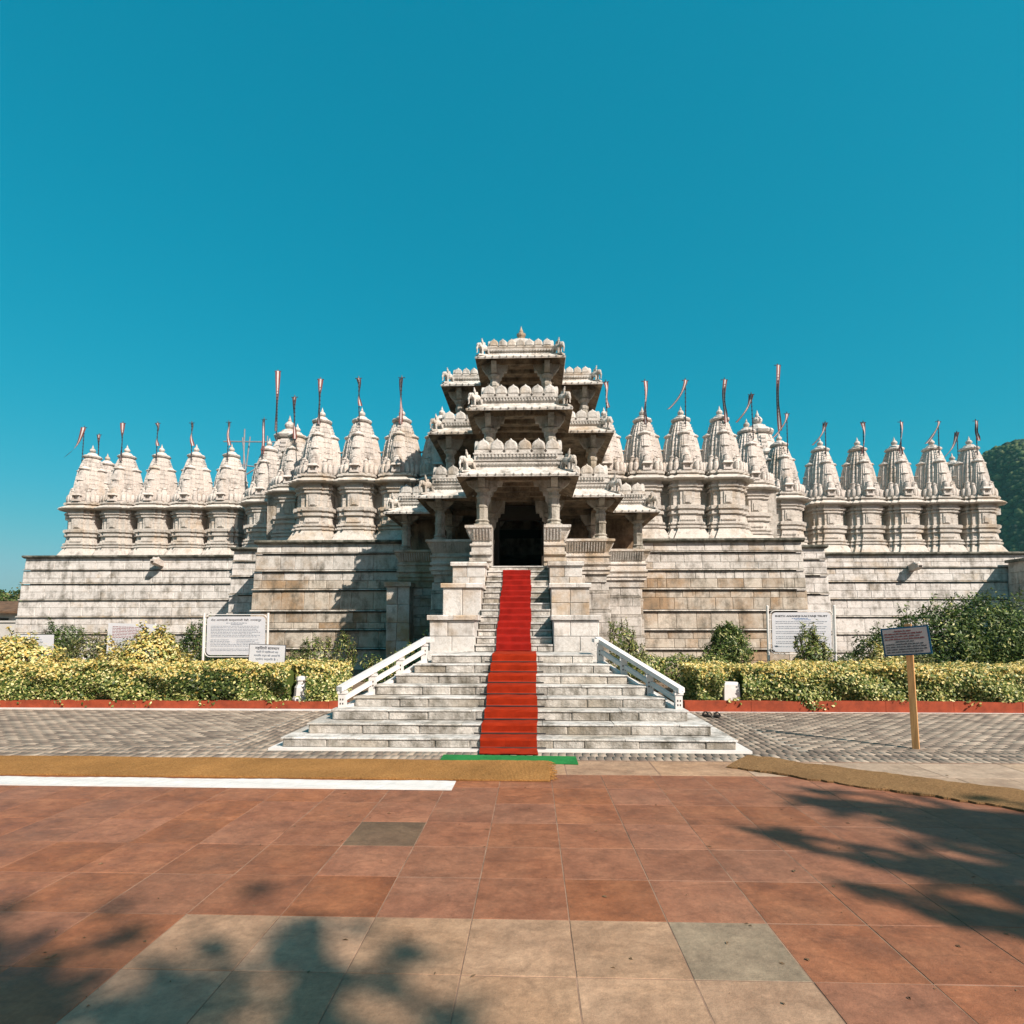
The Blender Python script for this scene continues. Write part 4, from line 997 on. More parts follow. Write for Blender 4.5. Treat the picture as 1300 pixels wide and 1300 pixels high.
sr = random.Random(5)
# big board left
s1_ = thing('notice_board', 'large white board with rounded corners on two white posts, left of the stairs', 'sign', (-6.28, 13.2, 0), rot=(0, 0, R(2)))
board(s1_, 1.30, .86, 1.37, .09, M['board']); 
bd = rounded(1.38, .94, .12); MB().tube([(x, -.0, 1.37+z_) for x, z_ in bd]+[(bd[0][0], 0, 1.37+bd[0][1])], .011, 6).build('rim', M['whitepaint'], s1_)
for x in (-.73, .70): MB().tube([(x, 0, 0.02), (x+.01, 0, 1.88)], .026, 8).build('post', M['whitepaint'], s1_)
for z_ in (1.1, 1.62):
    for x in (-.695, .67): MB().tube([(x-.035, 0, z_), (x+.03, 0, z_)], .010, 5).build('clamp', M['whitepaint'], s1_)
text_mesh('शेठ आणंदजी कल्याणजी पेढी, राणकपुर', .055, M['ink'], s1_, (0, -.012, 1.70), width=1.12)
z_ = 1.655
lines = [(-.2, .25, .8), (-.1, .15, 1)]
scribble(s1_, -.22, .25, 1.655, .022, M['inkgrey'], -.011, sr); scribble(s1_, -.12, .14, 1.622, .02, M['inkgrey'], -.011, sr)
for i in range(17):
    zz = 1.585-i*.034
    if i in (8, 14): continue
    scribble(s1_, -.56, .56 if i not in (9, 10, 11) else -.1, zz, .017, M['inkgrey'], -.011, sr, sr.uniform(.75, 1))
    if i in (9, 10, 11): scribble(s1_, .02, .56, zz, .017, M['inkgrey'], -.011, sr, sr.uniform(.6, 1))
# big board right
s4 = thing('notice_board', 'large white notice board on two posts behind a small shrub, right of the stairs', 'sign', (6.30, 13.5, 0), rot=(0, 0, R(-3)))
board(s4, 1.26, .88, 1.45, .09, M['board'])
bd = rounded(1.34, .96, .12); MB().tube([(x, 0, 1.45+z_) for x, z_ in bd]+[(bd[0][0], 0, 1.45+bd[0][1])], .011, 6).build('rim', M['whitepaint'], s4)
for x in (-.71, .72): MB().tube([(x, 0, .02), (x-.01, 0, 2.02)], .028, 8).ellip((x-.01, 0, 2.02), (.03, .03, .03)).build('post', M['whitepaint'], s4)
for z_ in (1.2, 1.45, 1.72):
    for x in (-.68, .69): MB().tube([(x-.035, 0, z_), (x+.035, 0, z_)], .010, 5).build('clamp', M['whitepaint'], s4)
text_mesh('SHETH ANANDJI KALYANJI TRUST', .055, M['ink'], s4, (0, -.012, 1.79), bold=.0012, width=1.12)
scribble(s4, -.2, .2, 1.755, .02, M['inkblue'], -.011, sr); scribble(s4, -.14, .2, 1.725, .018, M['inkblue'], -.011, sr)
for i in range(16):
    if i % 3 == 2: continue
    scribble(s4, -.55, .56, 1.685-i*.037, .018, M['inkgrey'], -.011, sr, sr.uniform(.6, 1))
# leaning sheet with red print
s2_ = thing('notice_board', 'white board with maroon and grey print, half hidden by a yellow bush', 'sign', (-8.72, 13.2, 0), rot=(0, R(2), R(4)))
board(s2_, 1.04, .70, 1.29, .01, M['board'], .015)
for x in (-.51, .51): MB().box(x-.018, x+.018, .008, .04, .02, 1.67 if x > 0 else 1.6).build('post', M['whitepaint'], s2_)
for i in range(17):
    scribble(s2_, -.42, .42, 1.56-i*.034, .018, M['inkred'] if i < 8 else M['inkgrey'], -.0085, sr, sr.uniform(.7, 1) if i < 9 else sr.uniform(.4, .6))
# small hindi board
s3_ = thing('notice_board', 'small white board with a black border and Hindi lines, standing in the left hedge', 'sign', (-5.22, 12.35, 0), rot=(0, R(2), R(3)))
board(s3_, .76, .45, .98, .004, M['ink'], .016); board(s3_, .735, .425, .98, .004, M['board'], .008, 'face', -.009)
for x in (-.3, .3): MB().box(x-.015, x+.015, .009, .035, .02, .8).build('post', M['whitepaint'], s3_)
for z_, s_, sz, wd, ml in ((1.10, 'महिलायें सावधान', .075, .50, 'ink'), (1.03, 'मंदिर में महिलाओं का', .05, .46, 'inkgrey'), (.955, 'मासिक धर्म की अवधि में', .05, .54, 'inkgrey'), (.88, 'प्रवेश वर्जित है ।', .05, .46, 'inkgrey')):
    text_mesh(s_, sz, M[ml], s3_, (0, -.0145, z_), bold=.001, width=wd)
# far left small board
s5_ = thing('notice_board', 'low white board with grey print at the far left edge, behind the yellow bush', 'sign', (-10.9, 13.1, 0), rot=(0, 0, R(8)))
board(s5_, .95, .5, 1.14, .01, M['board'], .015)
for x in (-.4, .4): MB().box(x-.018, x+.018, .008, .04, .02, 1.2).build('post', M['whitepaint'], s5_)
for i in range(8): scribble(s5_, -.4, .4, 1.33-i*.05, .024, M['inkgrey'], -.0085, sr, sr.uniform(.6, 1))
# wooden post sign
sp = thing('post_sign', 'wooden post with a tilted blue framed notice board, standing on the grey pavers', 'sign', (5.32, 8.05, 0), rot=(0, R(-1.8), 0))
MB().box(-.038, .038, -.038, .038, 0, 1.62).build('post', M['wood'], sp).rotation_euler = (0, 0, R(-38))
bdp = bpy.data.objects.new('notice_panel', MB().box(-.265, .265, -.014, .014, -.185, .185).mesh('notice_panel', M['blue'])); C.objects.link(bdp); bdp.parent = sp
bdp.location = (-.045-.028, -.058, 1.40); bdp.rotation_euler = (0, R(-4.5), R(-38))
MB().box(-.245, .245, -.0165, -.0141, -.165, .165).build('panel_face', M['board2'], bdp)
MB().tube([(-.03, -.02, .13), (-.03, -.02, .13001)], .008, 6).build('bolt', M['rod'], bdp)
for i in range(9):
    zz = .135-i*.034; c0, c1 = ((-.11, .10) if i in (0, 4) else (-.225, .225))
    scribble(bdp, c0, c1, zz, .020, M['inkred'] if i < 4 else M['ink'], -.0172, sr, 1.0)

# ------------------------------------------------------------------ MATS ON THE PLAZA
def ribbon(name, label, A, B, w, mat, z=.004, th=.012, seed=0, jag=.004, wave=.0):
    rd = random.Random(seed); A = Vector(A); B = Vector(B); n = max(8, int((B-A).length/.06)); d = (B-A).normalized(); s_ = Vector((-d.y, d.x))
    rings = []
    ja = jb = 0
    for i in range(n+1):
        f = i/n; p = A+(B-A)*f; ja = ja*.7+rd.uniform(-jag, jag); jb = jb*.7+rd.uniform(-jag, jag)
        cross = []
        m_ = 5
        for j in range(m_+1):
            g_ = j/m_; o = (g_-.5)*w+(ja if j == 0 else jb if j == m_ else 0)+wave*math.sin(f*5)
            cross.append((p.x+s_.x*o, p.y+s_.y*o, z+th+rd.uniform(0, .004)+.006*math.sin(f*17+g_*4)**2))
        ring = cross+[(cross[-1][0], cross[-1][1], z), (cross[0][0], cross[0][1], z)]
        rings.append(ring)
    o = MB().loft(rings).build(name, mat); tag(o, label, 'mat'); return o
lm = thing('coir_mat', 'long tan coir mat laid across the plaza on the left, ending with a frayed edge', 'mat')
o = ribbon('matting', 'x', (-9.0, 6.78), (.52, 6.66), .86, M['coir'], seed=1); 
for k in ('label', 'category'): del o[k]
o.parent = lm
fr = MB(); fd = random.Random(8)
for i in range(70):
    yy = fd.uniform(6.25, 7.08); a = fd.uniform(-.6, .6); L = fd.uniform(.03, .10)
    fr.tube([(.51, yy, .012), (.51+L*.5, yy+L*.3*a, .018), (.51+L, yy+L*a, .006)], [.004, .003, .002], 4)
tag(fr.build('fringe', M['coir'], lm), kind='stuff')
ribbon('coir_mat', 'rough coir mat lying askew across the plaza on the right', (2.72, 7.18), (7.7, 3.50), .74, M['coir2'], seed=2, jag=.03, wave=.04)
ws = ribbon('white_runner', 'flat white strip on the plaza below the tan coir mat', (-9.0, 6.10), (-.45, 6.03), .32, M['whitepaint'], z=.003, th=.003, seed=4, jag=.0)
ws['label'] = 'long flat white strip laid on the red tiles beside the tan coir mat'

# crumbs of dry leaf and grit lying on the tiles
lr = random.Random(44); lt = MB()
for i in range(150):
    y_ = 2.2+5.0*lr.random()**1.5; x = lr.uniform(-.85, .85)*y_+.3; a = lr.uniform(0, 6.28); L_ = lr.uniform(.004, .020); w_ = L_*lr.uniform(.25, .6)
    ca, sa = math.cos(a), math.sin(a)
    lt.add([(x+ca*L_, y_+sa*L_, .003), (x-sa*w_, y_+ca*w_, .003+lr.uniform(0, .008)), (x-ca*L_, y_-sa*L_, .003), (x+sa*w_, y_-ca*w_, .003+lr.uniform(0, .006))], [(0, 1, 2), (0, 2, 3)])
tag(lt.build('leaf_litter', plain('dry_leaf_litter', (0.20, 0.13, 0.07), 0.9, 0.5, 30, 0)), kind='stuff')

# ------------------------------------------------------------------ VEGETATION
def leaves(centers, L, Wd, mats, mi=None, up=0.35, seed=0, name='foliage', parent=None, normals=None):
    rg = np.random.default_rng(seed); n = len(centers); c = np.asarray(centers, float)
    nr = rg.normal(size=(n, 3)); nr[:, 2] += up
    if normals is not None: nr = nr*.75+normals*1.1
    nr /= np.linalg.norm(nr, axis=1, keepdims=True)
    a = rg.normal(size=(n, 3)); a -= nr*np.sum(a*nr, axis=1, keepdims=True); a /= np.linalg.norm(a, axis=1, keepdims=True)
    b_ = np.cross(nr, a); sc = rg.uniform(.7, 1.25, (n, 1))
    a *= L*sc/2; b_ *= Wd*sc/2
    q_ = np.stack([c-a, c+b_-a*.1, c+a, c-b_-a*.1], axis=1)
    me = np_mesh(name, q_, 4, mats, mi); return link(name, me, parent)
def hedge_h(x, seed):
    s_ = seed; return .80+.035*math.sin(x*1.3+s_)+.03*math.sin(x*3.1+s_*2)
def make_hedge(x0, x1, seed, label, bumps, gaps, holes=()):
    t_ = thing('hedge', label, 'hedge'); rg = np.random.default_rng(seed); yf, yb = 11.42, 12.9
    def top(x, y_):
        z_ = .80+.03*np.sin(x*1.3+seed)+.03*np.sin(x*3.7+seed)+.02*np.sin(y_*6)+.02*np.sin(x*11+y_*5)*np.sin(y_*13-x*3)
        for bx, by, br, bh in bumps: z_ = np.maximum(z_, .78+bh*np.maximum(0, 1-((x-bx)/br)**2-((y_-by)/(br*.8))**2)**.6)
        return z_
    def front(x, z_): return yf+.06*np.sin(x*2.1+seed)+.05*np.sin(x*5.3+z_*4)+.05*np.sin(z_*9+x*3)-.05*np.sin((z_-.1)*3.2)
    # inner mass of shaded twigs so the hedge is closed
    mb = MB(); xs = np.linspace(x0+.22, x1-.22, 240); rings = []
    for x in xs:
        tz = [float(top(x, y_)) for y_ in (yf+.25, (yf+yb)/2, yb-.2)]
        dent = 0.30 if any(a-.05 < x < b_+.05 for a, b_ in gaps) else 0
        rings.append([(x, yf+.16+dent, .06), (x, yb-.15, .06), (x, yb-.15, tz[2]-.12), (x, (yf+yb)/2, tz[1]-.10), (x, yf+.3+dent, tz[0]-.12), (x, yf+.16+dent, tz[0]-.22)])
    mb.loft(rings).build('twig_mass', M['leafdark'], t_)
    L = x1-x0
    nf = int(L*1900); x = rg.uniform(x0, x1, nf); z_ = .05+rg.uniform(0, 1, nf)**.85*(top(x, yf+.1)-.05)
    # clumpy: shift into tufts
    y_ = front(x, z_)+np.abs(rg.normal(0, .05, nf)); y_ += np.where((top(x, yf)-z_) < .12, .1-(top(x, yf)-z_)*.6, 0)
    for a, b_ in gaps: k = ~((x > a) & (x < b_)); x, y_, z_ = x[k], y_[k], z_[k]
    F = np.stack([x, y_, z_], 1); nF = np.tile([0, -1.0, .3], (len(F), 1))
    nt_ = int(L*1900*1.1); x = rg.uniform(x0, x1, nt_); y_ = rg.uniform(yf+.02, yb, nt_); z_ = top(x, y_)-np.abs(rg.normal(0, .045, nt_))+.02*np.sin(x*23)*np.sin(y_*19)+.02
    for a, b_ in gaps: k = ~((x > a) & (x < b_) & (y_ < yf+.25)); x, y_, z_ = x[k], y_[k], z_[k]
    T = np.stack([x, y_, z_], 1); nT = np.tile([0, -.3, 1.0], (len(T), 1))
    ends = []
    for xe, sg in ((x0, -1), (x1, 1)):
        k = 2200; y_ = rg.uniform(yf, yb, k); z_ = rg.uniform(.05, .82, k); ends.append(np.stack([xe-sg*np.abs(rg.normal(.06, .06, k)), y_, z_], 1))
    for a, b_ in gaps:
        k = 700; ends.append(np.stack([rg.uniform(a, b_, k), yf+.27+np.abs(rg.normal(0, .05, k)), rg.uniform(.05, .8, k)], 1))
    nd = int(L*110); xd = rg.uniform(x0, x1, nd); kd = np.sin(xd*2.9+seed)*np.sin(xd*7.3) > (.05 if x0 < 0 else .45); xd = xd[kd]
    ends.append(np.stack([xd, 11.36-np.abs(rg.normal(0, .05, len(xd))), rg.uniform(.05 if x0 < 0 else .12, .27, len(xd))], 1))
    E_ = np.concatenate(ends); nE = np.tile([.3, -.8, .4], (len(E_), 1))
    A = np.concatenate([F, T, E_]); NN = np.concatenate([nF, nT, nE]); r = rg.uniform(size=len(A))
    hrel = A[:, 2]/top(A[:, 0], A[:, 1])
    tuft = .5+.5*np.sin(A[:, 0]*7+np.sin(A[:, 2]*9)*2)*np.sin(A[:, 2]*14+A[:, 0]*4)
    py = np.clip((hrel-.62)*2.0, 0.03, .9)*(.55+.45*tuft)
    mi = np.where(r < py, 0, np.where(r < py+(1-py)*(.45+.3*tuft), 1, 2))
    for (hx, hz, hr) in holes:  # no gaps are cut; leaves in these spots only take the dark leaf material
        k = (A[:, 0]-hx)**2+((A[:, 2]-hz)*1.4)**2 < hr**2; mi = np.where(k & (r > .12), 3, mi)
    k = mi == 3
    leaves(A, .064, .038, [M['yellow'], M['lime'], M['leafgreen'], M['leafdark']], mi, seed=seed, parent=t_, normals=NN)
    return t_
make_hedge(-14.8, -3.55, 31, 'long low yellow and green variegated hedge left of the stairs', [(-5.85, 12.3, .5, .10)], [(-4.33, -3.98)], [(-5.75, .42, .45), (-6.3, .5, .25)])
make_hedge(3.45, 14.8, 37, 'long low yellow and green variegated hedge right of the stairs', [(6.9, 12.6, .5, .06)], [(3.92, 4.28)])
# white stubs standing in the hedges
o = MB().lathe([(.16, 0), (.16, .12), (.13, .18), (.12, .34), (.085, .40), (.08, .46), (.10, .48), (.09, .54), (.03, .56)], 8, ph=.4).build('stone_stub', M['whitepaint'], loc=(-4.15, 11.56, .06)); tag(o, 'small white painted stone stub in a gap of the left hedge', 'stub')
o = MB().loft([[(-.15, -.12, 0), (.15, -.12, 0), (.15, .12, 0), (-.15, .12, 0)], [(-.14, -.11, .42), (.14, -.11, .42), (.14, .11, .42), (-.14, .11, .42)], [(-.11, -.08, .46), (.11, -.08, .46), (.11, .08, .46), (-.11, .08, .46)]]).build('stone_stub', M['whitepaint'], loc=(4.1, 11.6, .07)); tag(o, 'square white painted block in a gap of the right hedge', 'stub')
def shrub(label, name, c, blobs, n, L, Wd, mats, seed, stems=6, wild=0, cat='shrub', wmi=None):
    """blobs: (dx,dy,dz,rx,ry,rz)"""
    t_ = thing(name, label, cat, c); rg = np.random.default_rng(seed); pts = []; nn = []
    tot = sum(b_[3]*b_[4]+b_[3]*b_[5] for b_ in blobs)
    for bl in blobs:
        k = int(n*(bl[3]*bl[4]+bl[3]*bl[5])/tot); d = rg.normal(size=(k, 3)); d /= np.linalg.norm(d, axis=1, keepdims=True)
        lump = 1+.13*np.sin(d[:, 0]*7+seed)*np.sin(d[:, 2]*8+seed)+.10*np.sin(d[:, 1]*13+d[:, 0]*11)
        rr = (rg.uniform(.55, 1, k)**.5)*lump
        p = d*rr[:, None]*np.array(bl[3:6])+np.array(bl[:3]); keep = p[:, 2] > .02; pts.append(p[keep]); nn.append(d[keep])
    mb = MB()
    for i in range(stems):
        bl = blobs[i % len(blobs)]; a = rg.uniform(-1, 1, 2)
        mb.tube([(bl[0]*.5+a[0]*.05, bl[1]*.5, 0), (bl[0]+a[0]*bl[3]*.4, bl[1]+a[1]*bl[4]*.4, bl[2]*.8), (bl[0]+a[0]*bl[3]*.8, bl[1]+a[1]*bl[4]*.7, bl[2]+bl[5]*.6)], [.03, .02, .008], 5)
    wl = []
    for i in range(wild):      # long shoots sticking out of the outline
        bl = blobs[int(rg.integers(len(blobs)))]; a = rg.uniform(-.8, .8); s0 = np.array([bl[0]+a*bl[3], bl[1]+rg.uniform(-.5, .2)*bl[4], bl[2]+bl[5]*.7*math.sqrt(1-a*a)])
        dv = np.array([rg.uniform(-.5, .5)+a*.3, rg.uniform(-.2, .2), 1.0]); Ls = rg.uniform(.25, .6)*max(.5, bl[5]); e = s0+dv*Ls
        mb.tube([tuple(s0), tuple((s0+e)/2+np.array([.02, 0, .0])), tuple(e)], [.010, .007, .003], 4)
        f = rg.uniform(0, 1, 34)[:, None]; wl.append(s0+(e-s0)*f+rg.normal(0, .035, (34, 3)))
    mb.build('stem', M['twig'], t_)
    P_ = np.concatenate(pts+wl); NNr = np.concatenate(nn+[np.tile([0, 0, 1.0], (len(w_), 1)) for w_ in wl])
    mi = rg.choice(len(mats), len(P_), p=wmi) if wmi else rg.integers(len(mats), size=len(P_))
    leaves(P_, L, Wd, mats, mi, seed=seed, parent=t_, normals=NNr)
    return t_
G_, D_, O_, Y_, Lm = M['leafgreen'], M['leafdark'], M['leafolive'], M['yellow'], M['lime']
shrub('large dense dark green shrub mass against the outer right terrace wall', 'shrub', (10.4, 14.6, .07), [(-1.6, 0, .55, 1.0, .8, .85), (-.4, .2, .95, 1.1, .9, 1.05), (.6, .3, 1.2, 1.0, .9, 1.0), (1.5, .3, 1.0, 1.2, .9, 1.15)], 26000, .10, .035, [G_, D_, Lm], 51, 10, 26, wmi=[.5, .42, .08])
shrub('green leafy shrub at the right edge of the picture above the hedge', 'shrub', (13.1, 14.6, .07), [(-.6, 0, .9, 1.0, .9, 1.0), (.6, .2, 1.05, 1.2, .9, 1.1)], 14000, .10, .035, [G_, D_, Lm], 52, 8, 6, wmi=[.6, .27, .13])
shrub('olive brown low shrub left of the big dark green shrub mass', 'shrub', (8.35, 13.9, .07), [(0, 0, .55, .55, .45, .55), (.6, 0, .4, .5, .4, .5)], 5000, .07, .03, [O_, D_, Lm], 53, 5, 4, wmi=[.6, .25, .15])
shrub('round bushy oleander shrub against the inner right terrace wall', 'shrub', (5.55, 16.2, .07), [(0, 0, .75, .62, .55, .75), (0, 0, 1.05, .42, .4, .50)], 7000, .11, .028, [G_, D_, Lm], 54, 7, 12, wmi=[.6, .25, .15])
shrub('slender young shrub growing in front of the right notice board', 'shrub', (6.28, 13.0, .07), [(0, 0, .8, .36, .25, .38), (-.12, 0, 1.12, .26, .2, .30), (.16, 0, .95, .3, .2, .2)], 1500, .10, .026, [G_, Lm, O_], 55, 8, 16, wmi=[.5, .35, .15])
shrub('small round shrub beside the pier right of the stairs', 'shrub', (2.25, 12.9, .07), [(0, 0, 1.15, .34, .3, .42), (.18, 0, .8, .36, .3, .4), (-.08, 0, .55, .35, .3, .4)], 3600, .085, .024, [G_, O_, Lm], 56, 6, 9, wmi=[.4, .35, .25])
shrub('bright green low bush between the right railing and the round oleander', 'shrub', (3.65, 14.0, .07), [(-.8, 0, .55, .6, .4, .38), (0, 0, .5, .6, .4, .36), (.7, 0, .52, .55, .4, .34)], 6500, .08, .032, [G_, Lm, Y_], 57, 5, 6, wmi=[.55, .4, .05])
shrub('bright green bush beside the left railing in the pavilion shadow', 'shrub', (-2.35, 13.2, .07), [(.5, 0, .95, .35, .3, .35), (0, 0, .65, .5, .4, .45), (-.6, 0, .4, .5, .4, .35)], 4800, .085, .03, [G_, Lm, Y_], 58, 5, 9, wmi=[.45, .45, .1])
shrub('thin straggly bush against the inner left wall, right of the Hindi board', 'shrub', (-4.55, 14.4, .07), [(-.35, 0, .75, .42, .3, .5), (.35, 0, .8, .3, .25, .5), (-.8, 0, .55, .3, .3, .4)], 2600, .09, .026, [G_, O_, Lm], 59, 7, 16, wmi=[.45, .35, .2])
shrub('tall dark green bush between the two notice boards on the left', 'shrub', (-7.75, 14.6, .07), [(0, 0, .9, .62, .5, .80), (.55, 0, .85, .42, .4, .62), (-.4, 0, .7, .4, .4, .6)], 7500, .075, .03, [G_, D_, O_], 60, 6, 14, wmi=[.45, .4, .15])
shrub('wide olive brown bush left of the maroon printed board', 'shrub', (-10.2, 14.8, .07), [(-.7, 0, .75, .75, .5, .60), (.3, 0, .8, .8, .5, .62), (1.0, 0, .65, .5, .5, .5)], 9000, .065, .03, [O_, D_, Lm], 61, 6, 8, wmi=[.62, .26, .12])
shrub('small dark green bush above the far left board', 'shrub', (-12.3, 15.8, .07), [(0, 0, 1.15, .6, .4, .45), (-.1, 0, .7, .5, .4, .5)], 4000, .07, .03, [G_, D_], 62, 4, 6)
shrub('yellow green bush at the left edge of the picture', 'shrub', (-13.4, 13.9, .07), [(0, 0, .75, .8, .5, .66), (-.9, 0, .7, .8, .5, .6)], 7500, .06, .032, [Lm, Y_, O_], 63, 4, 5, wmi=[.6, .2, .2])
shrub('small yellow tipped plant behind the wooden post sign', 'shrub', (7.75, 12.95, .07), [(0, 0, .8, .28, .2, .32), (.2, 0, .6, .3, .2, .3)], 1400, .07, .03, [Y_, Lm], 64, 4, 6, wmi=[.45, .55])
shrub('low green plants under the large left notice board', 'shrub', (-6.1, 13.75, .07), [(-.5, 0, .55, .6, .3, .38), (.4, 0, .55, .6, .3, .36)], 4000, .07, .03, [G_, Lm, O_], 65, 4, 4, wmi=[.5, .3, .2])
shrub('low green plants under the right notice board', 'shrub', (7.1, 13.9, .07), [(-.5, 0, .5, .5, .3, .42), (.35, 0, .5, .5, .3, .38)], 3400, .07, .03, [D_, G_, O_], 66, 4, 4, wmi=[.5, .3, .2])

def tree(label, c, trunk_h, crown_blobs, n, L, Wd, mats, seed, tr=.2, name='tree', limbs=None):
    t_ = thing(name, label, 'tree', c); rg = np.random.default_rng(seed)
    mb = MB().tube([(0, 0, -.06), (.05, .0, trunk_h*.5), (-.05, .05, trunk_h)], [tr, tr*.75, tr*.6], 8)
    for b_ in crown_blobs:
        e = Vector(b_[:3]); s0 = Vector((-.05, .05, trunk_h*.92)); mid = (s0+e)/2+Vector((rg.uniform(-.3, .3), rg.uniform(-.3, .3), -.2))
        mb.tube([s0, mid, e], [tr*.45, tr*.28, tr*.08], 6)
    mb.build('trunk', M['bark'], t_)
    pts = []; nn = []; tot = sum(b_[3]**2 for b_ in crown_blobs)
    for b_ in crown_blobs:
        k = int(n*b_[3]**2/tot); d = rg.normal(size=(k, 3)); d /= np.linalg.norm(d, axis=1, keepdims=True)
        rr = rg.uniform(.25, 1, k)**.6*(1+.2*np.sin(d[:, 0]*6+seed)*np.sin(d[:, 2]*7)); pts.append(d*rr[:, None]*np.array(b_[3:6])+np.array(b_[:3])); nn.append(d)
    cr_ = leaves(np.concatenate(pts), L, Wd, mats, rg.integers(len(mats), size=sum(len(p) for p in pts)), seed=seed, parent=t_, normals=np.concatenate(nn), name='crown'); return t_
shrub('tall rounded yellow tipped bush rising from the left hedge before the maroon printed board', 'shrub', (-7.75, 12.3, .07), [(0, 0, .75, .72, .5, .62), (.25, 0, 1.1, .38, .3, .36), (-.55, -.1, .6, .5, .4, .42), (.7, -.1, .55, .45, .4, .4)], 9000, .075, .042, [Y_, Lm, G_], 67, 5, 16, wmi=[.5, .38, .12])
shrub('broad yellow tipped bush rising from the hedge near the left edge of the picture', 'shrub', (-10.4, 12.3, .07), [(0, 0, .70, .95, .5, .50), (-.2, 0, 1.0, .5, .4, .32), (.8, -.1, .55, .5, .4, .36), (-1.0, -.1, .6, .6, .4, .42)], 11000, .075, .042, [Y_, Lm, G_], 68, 5, 16, wmi=[.5, .38, .12])
# distant trees at the left edge, right edge
for i, (x, y_, h_, lb) in enumerate(((-46, 50, 5.1, 'bushy green tree far behind the brown roofed building, at the left edge'), (-41.2, 49, 5.2, 'bushy green tree touching the terrace wall corner in the far left background'), (-54, 55, 5.3, 'distant green tree outside the left edge'))):
    rg = np.random.default_rng(70+i)
    bl = [(rg.uniform(-2.2, 2.2), rg.uniform(-1.5, 1.5), h_-rg.uniform(.9, 3.2), 1.6, 1.4, 1.1) for _ in range(11)]
    tree(lb, (x, y_, 0), 1.6, bl, 9000, .30, .16, [G_, G_, O_], 80+i, .25)
bl = [(rng.uniform(-2, 2), rng.uniform(-1.5, 1.5), 7.3-rng.uniform(0, 3.5), 1.5, 1.3, 1.2) for _ in range(12)]
tree('dark green tree behind the right end of the temple', (39.5, 45, 0), 3.0, bl, 12000, .28, .15, [G_, D_], 90, .3)
# brown roofed building and low white structure at the left edge
bb = thing('outbuilding', 'low building with a rusty brown roof at the far left edge', 'building')
MB().box(-50, -35.2, 40.0, 44, -.05, 2.45).build('wall', M['limewash'], bb)
MB().loft([[(x, 39.4, 2.42), (x, 39.4, 2.55), (x, 42, 3.35), (x, 44.4, 2.6), (x, 44.4, 2.45)] for x in (-50.5, -34.8)]).build('roof', M['brownroof'], bb)
MB().box(-37.3, -35.6, 39.96, 40.05, 1.45, 2.1).build('opening', M['dark'], bb); MB().box(-42, -40, 39.96, 40.05, 1.45, 2.1).build('opening', M['dark'], bb)  # dark panels on the wall face, painted for the shade inside windows
lw = thing('low_wall', 'low whitewashed wall beyond the hedge at the far left edge', 'wall')
MB().box(-36, -22.4, 29.0, 29.25, -.05, 1.75).build('wall_body', M['limewash'], lw); MB().box(-36, -22.4, 28.94, 29.3, 1.75, 1.84).build('coping', M['limewash'], lw)

# unseen trees added around the viewer's side to cut the sky light (their shade falls outside the picture)
for i, (x, y_, h_, r_) in enumerate(((-13, -5, 12, 4.2), (-8, -13, 13, 4.6), (1.5, -17, 13, 4.4), (-17, 2.0, 11, 3.6))):
    rg = np.random.default_rng(200+i); bl = [(rg.uniform(-.8, .8)*r_, rg.uniform(-.8, .8)*r_, h_-rg.uniform(.5, 6.5), r_*.5, r_*.5, r_*.4) for _ in range(13)]
    tree(['broad leafy tree on the left side of the plaza, outside the picture', 'broad leafy tree behind the viewer on the left', 'broad leafy tree straight behind the viewer', 'leafy tree left of the plaza, nearest the kerb, outside the picture'][i], (x, y_, 0), 4.0, bl, 9000, .38, .22, [G_, D_], 210+i, .35)

# forested hill at the right
def hill_z(x, y_):
    return 90*np.exp(-(np.minimum(0, x-233)/34.0)**2)*np.exp(-((y_-300)/75.0)**2)+1.2*np.sin(x*.11)*np.sin(y_*.09)+.8*np.sin(x*.31+1)*np.cos(y_*.27)
gx = np.linspace(90, 520, 110); gy = np.linspace(160, 460, 70); XX, YY = np.meshgrid(gx, gy, indexing='ij')
ZZ = np.where((XX < 100) | (XX > 510) | (YY < 168) | (YY > 450), -3.0, hill_z(XX, YY)-2.0)
V_ = np.stack([XX, YY, ZZ], -1).reshape(-1, 3); ii = np.arange(109)[:, None]*70+np.arange(69)[None]
Q_ = np.stack([ii, ii+70, ii+71, ii+1], -1).reshape(-1, 4)
tag(link('hill', np_mesh('hill', V_, 4, M['forest'], quads=Q_)), kind='structure')
ico = bpy.data.meshes.new('ico'); 
import bmesh
bm = bmesh.new(); bmesh.ops.create_icosphere(bm, subdivisions=1, radius=1); iv = np.array([v.co[:] for v in bm.verts]); itf = np.array([[v.index for v in f.verts] for f in bm.faces]); bm.free(); bpy.data.meshes.remove(ico)
rg = np.random.default_rng(9); nT = 15000
cx = rg.uniform(150, 330, nT); cy = rg.uniform(225, 312, nT); k = cx/cy > .55; cx, cy = cx[k], cy[k]; nT = len(cx)
rr = rg.uniform(.6, 2.0, nT); cz = hill_z(cx, cy)-.9
dirs = iv[None]*(1+.28*np.sin(iv[None, :, 0]*5+rg.uniform(0, 6, (nT, 1)))[..., None]*np.sin(iv[None, :, 2]*4+rg.uniform(0, 6, (nT, 1)))[..., None])
Vt = (dirs*rr[:, None, None]*np.array([1, 1, .85])+np.stack([cx, cy, cz], 1)[:, None]).reshape(-1, 3)
Ft = (itf[None]+np.arange(nT)[:, None, None]*len(iv)).reshape(-1, 3)
tag(link('forest', np_mesh('forest', Vt, 3, M['forest'], quads=Ft)), kind='stuff')

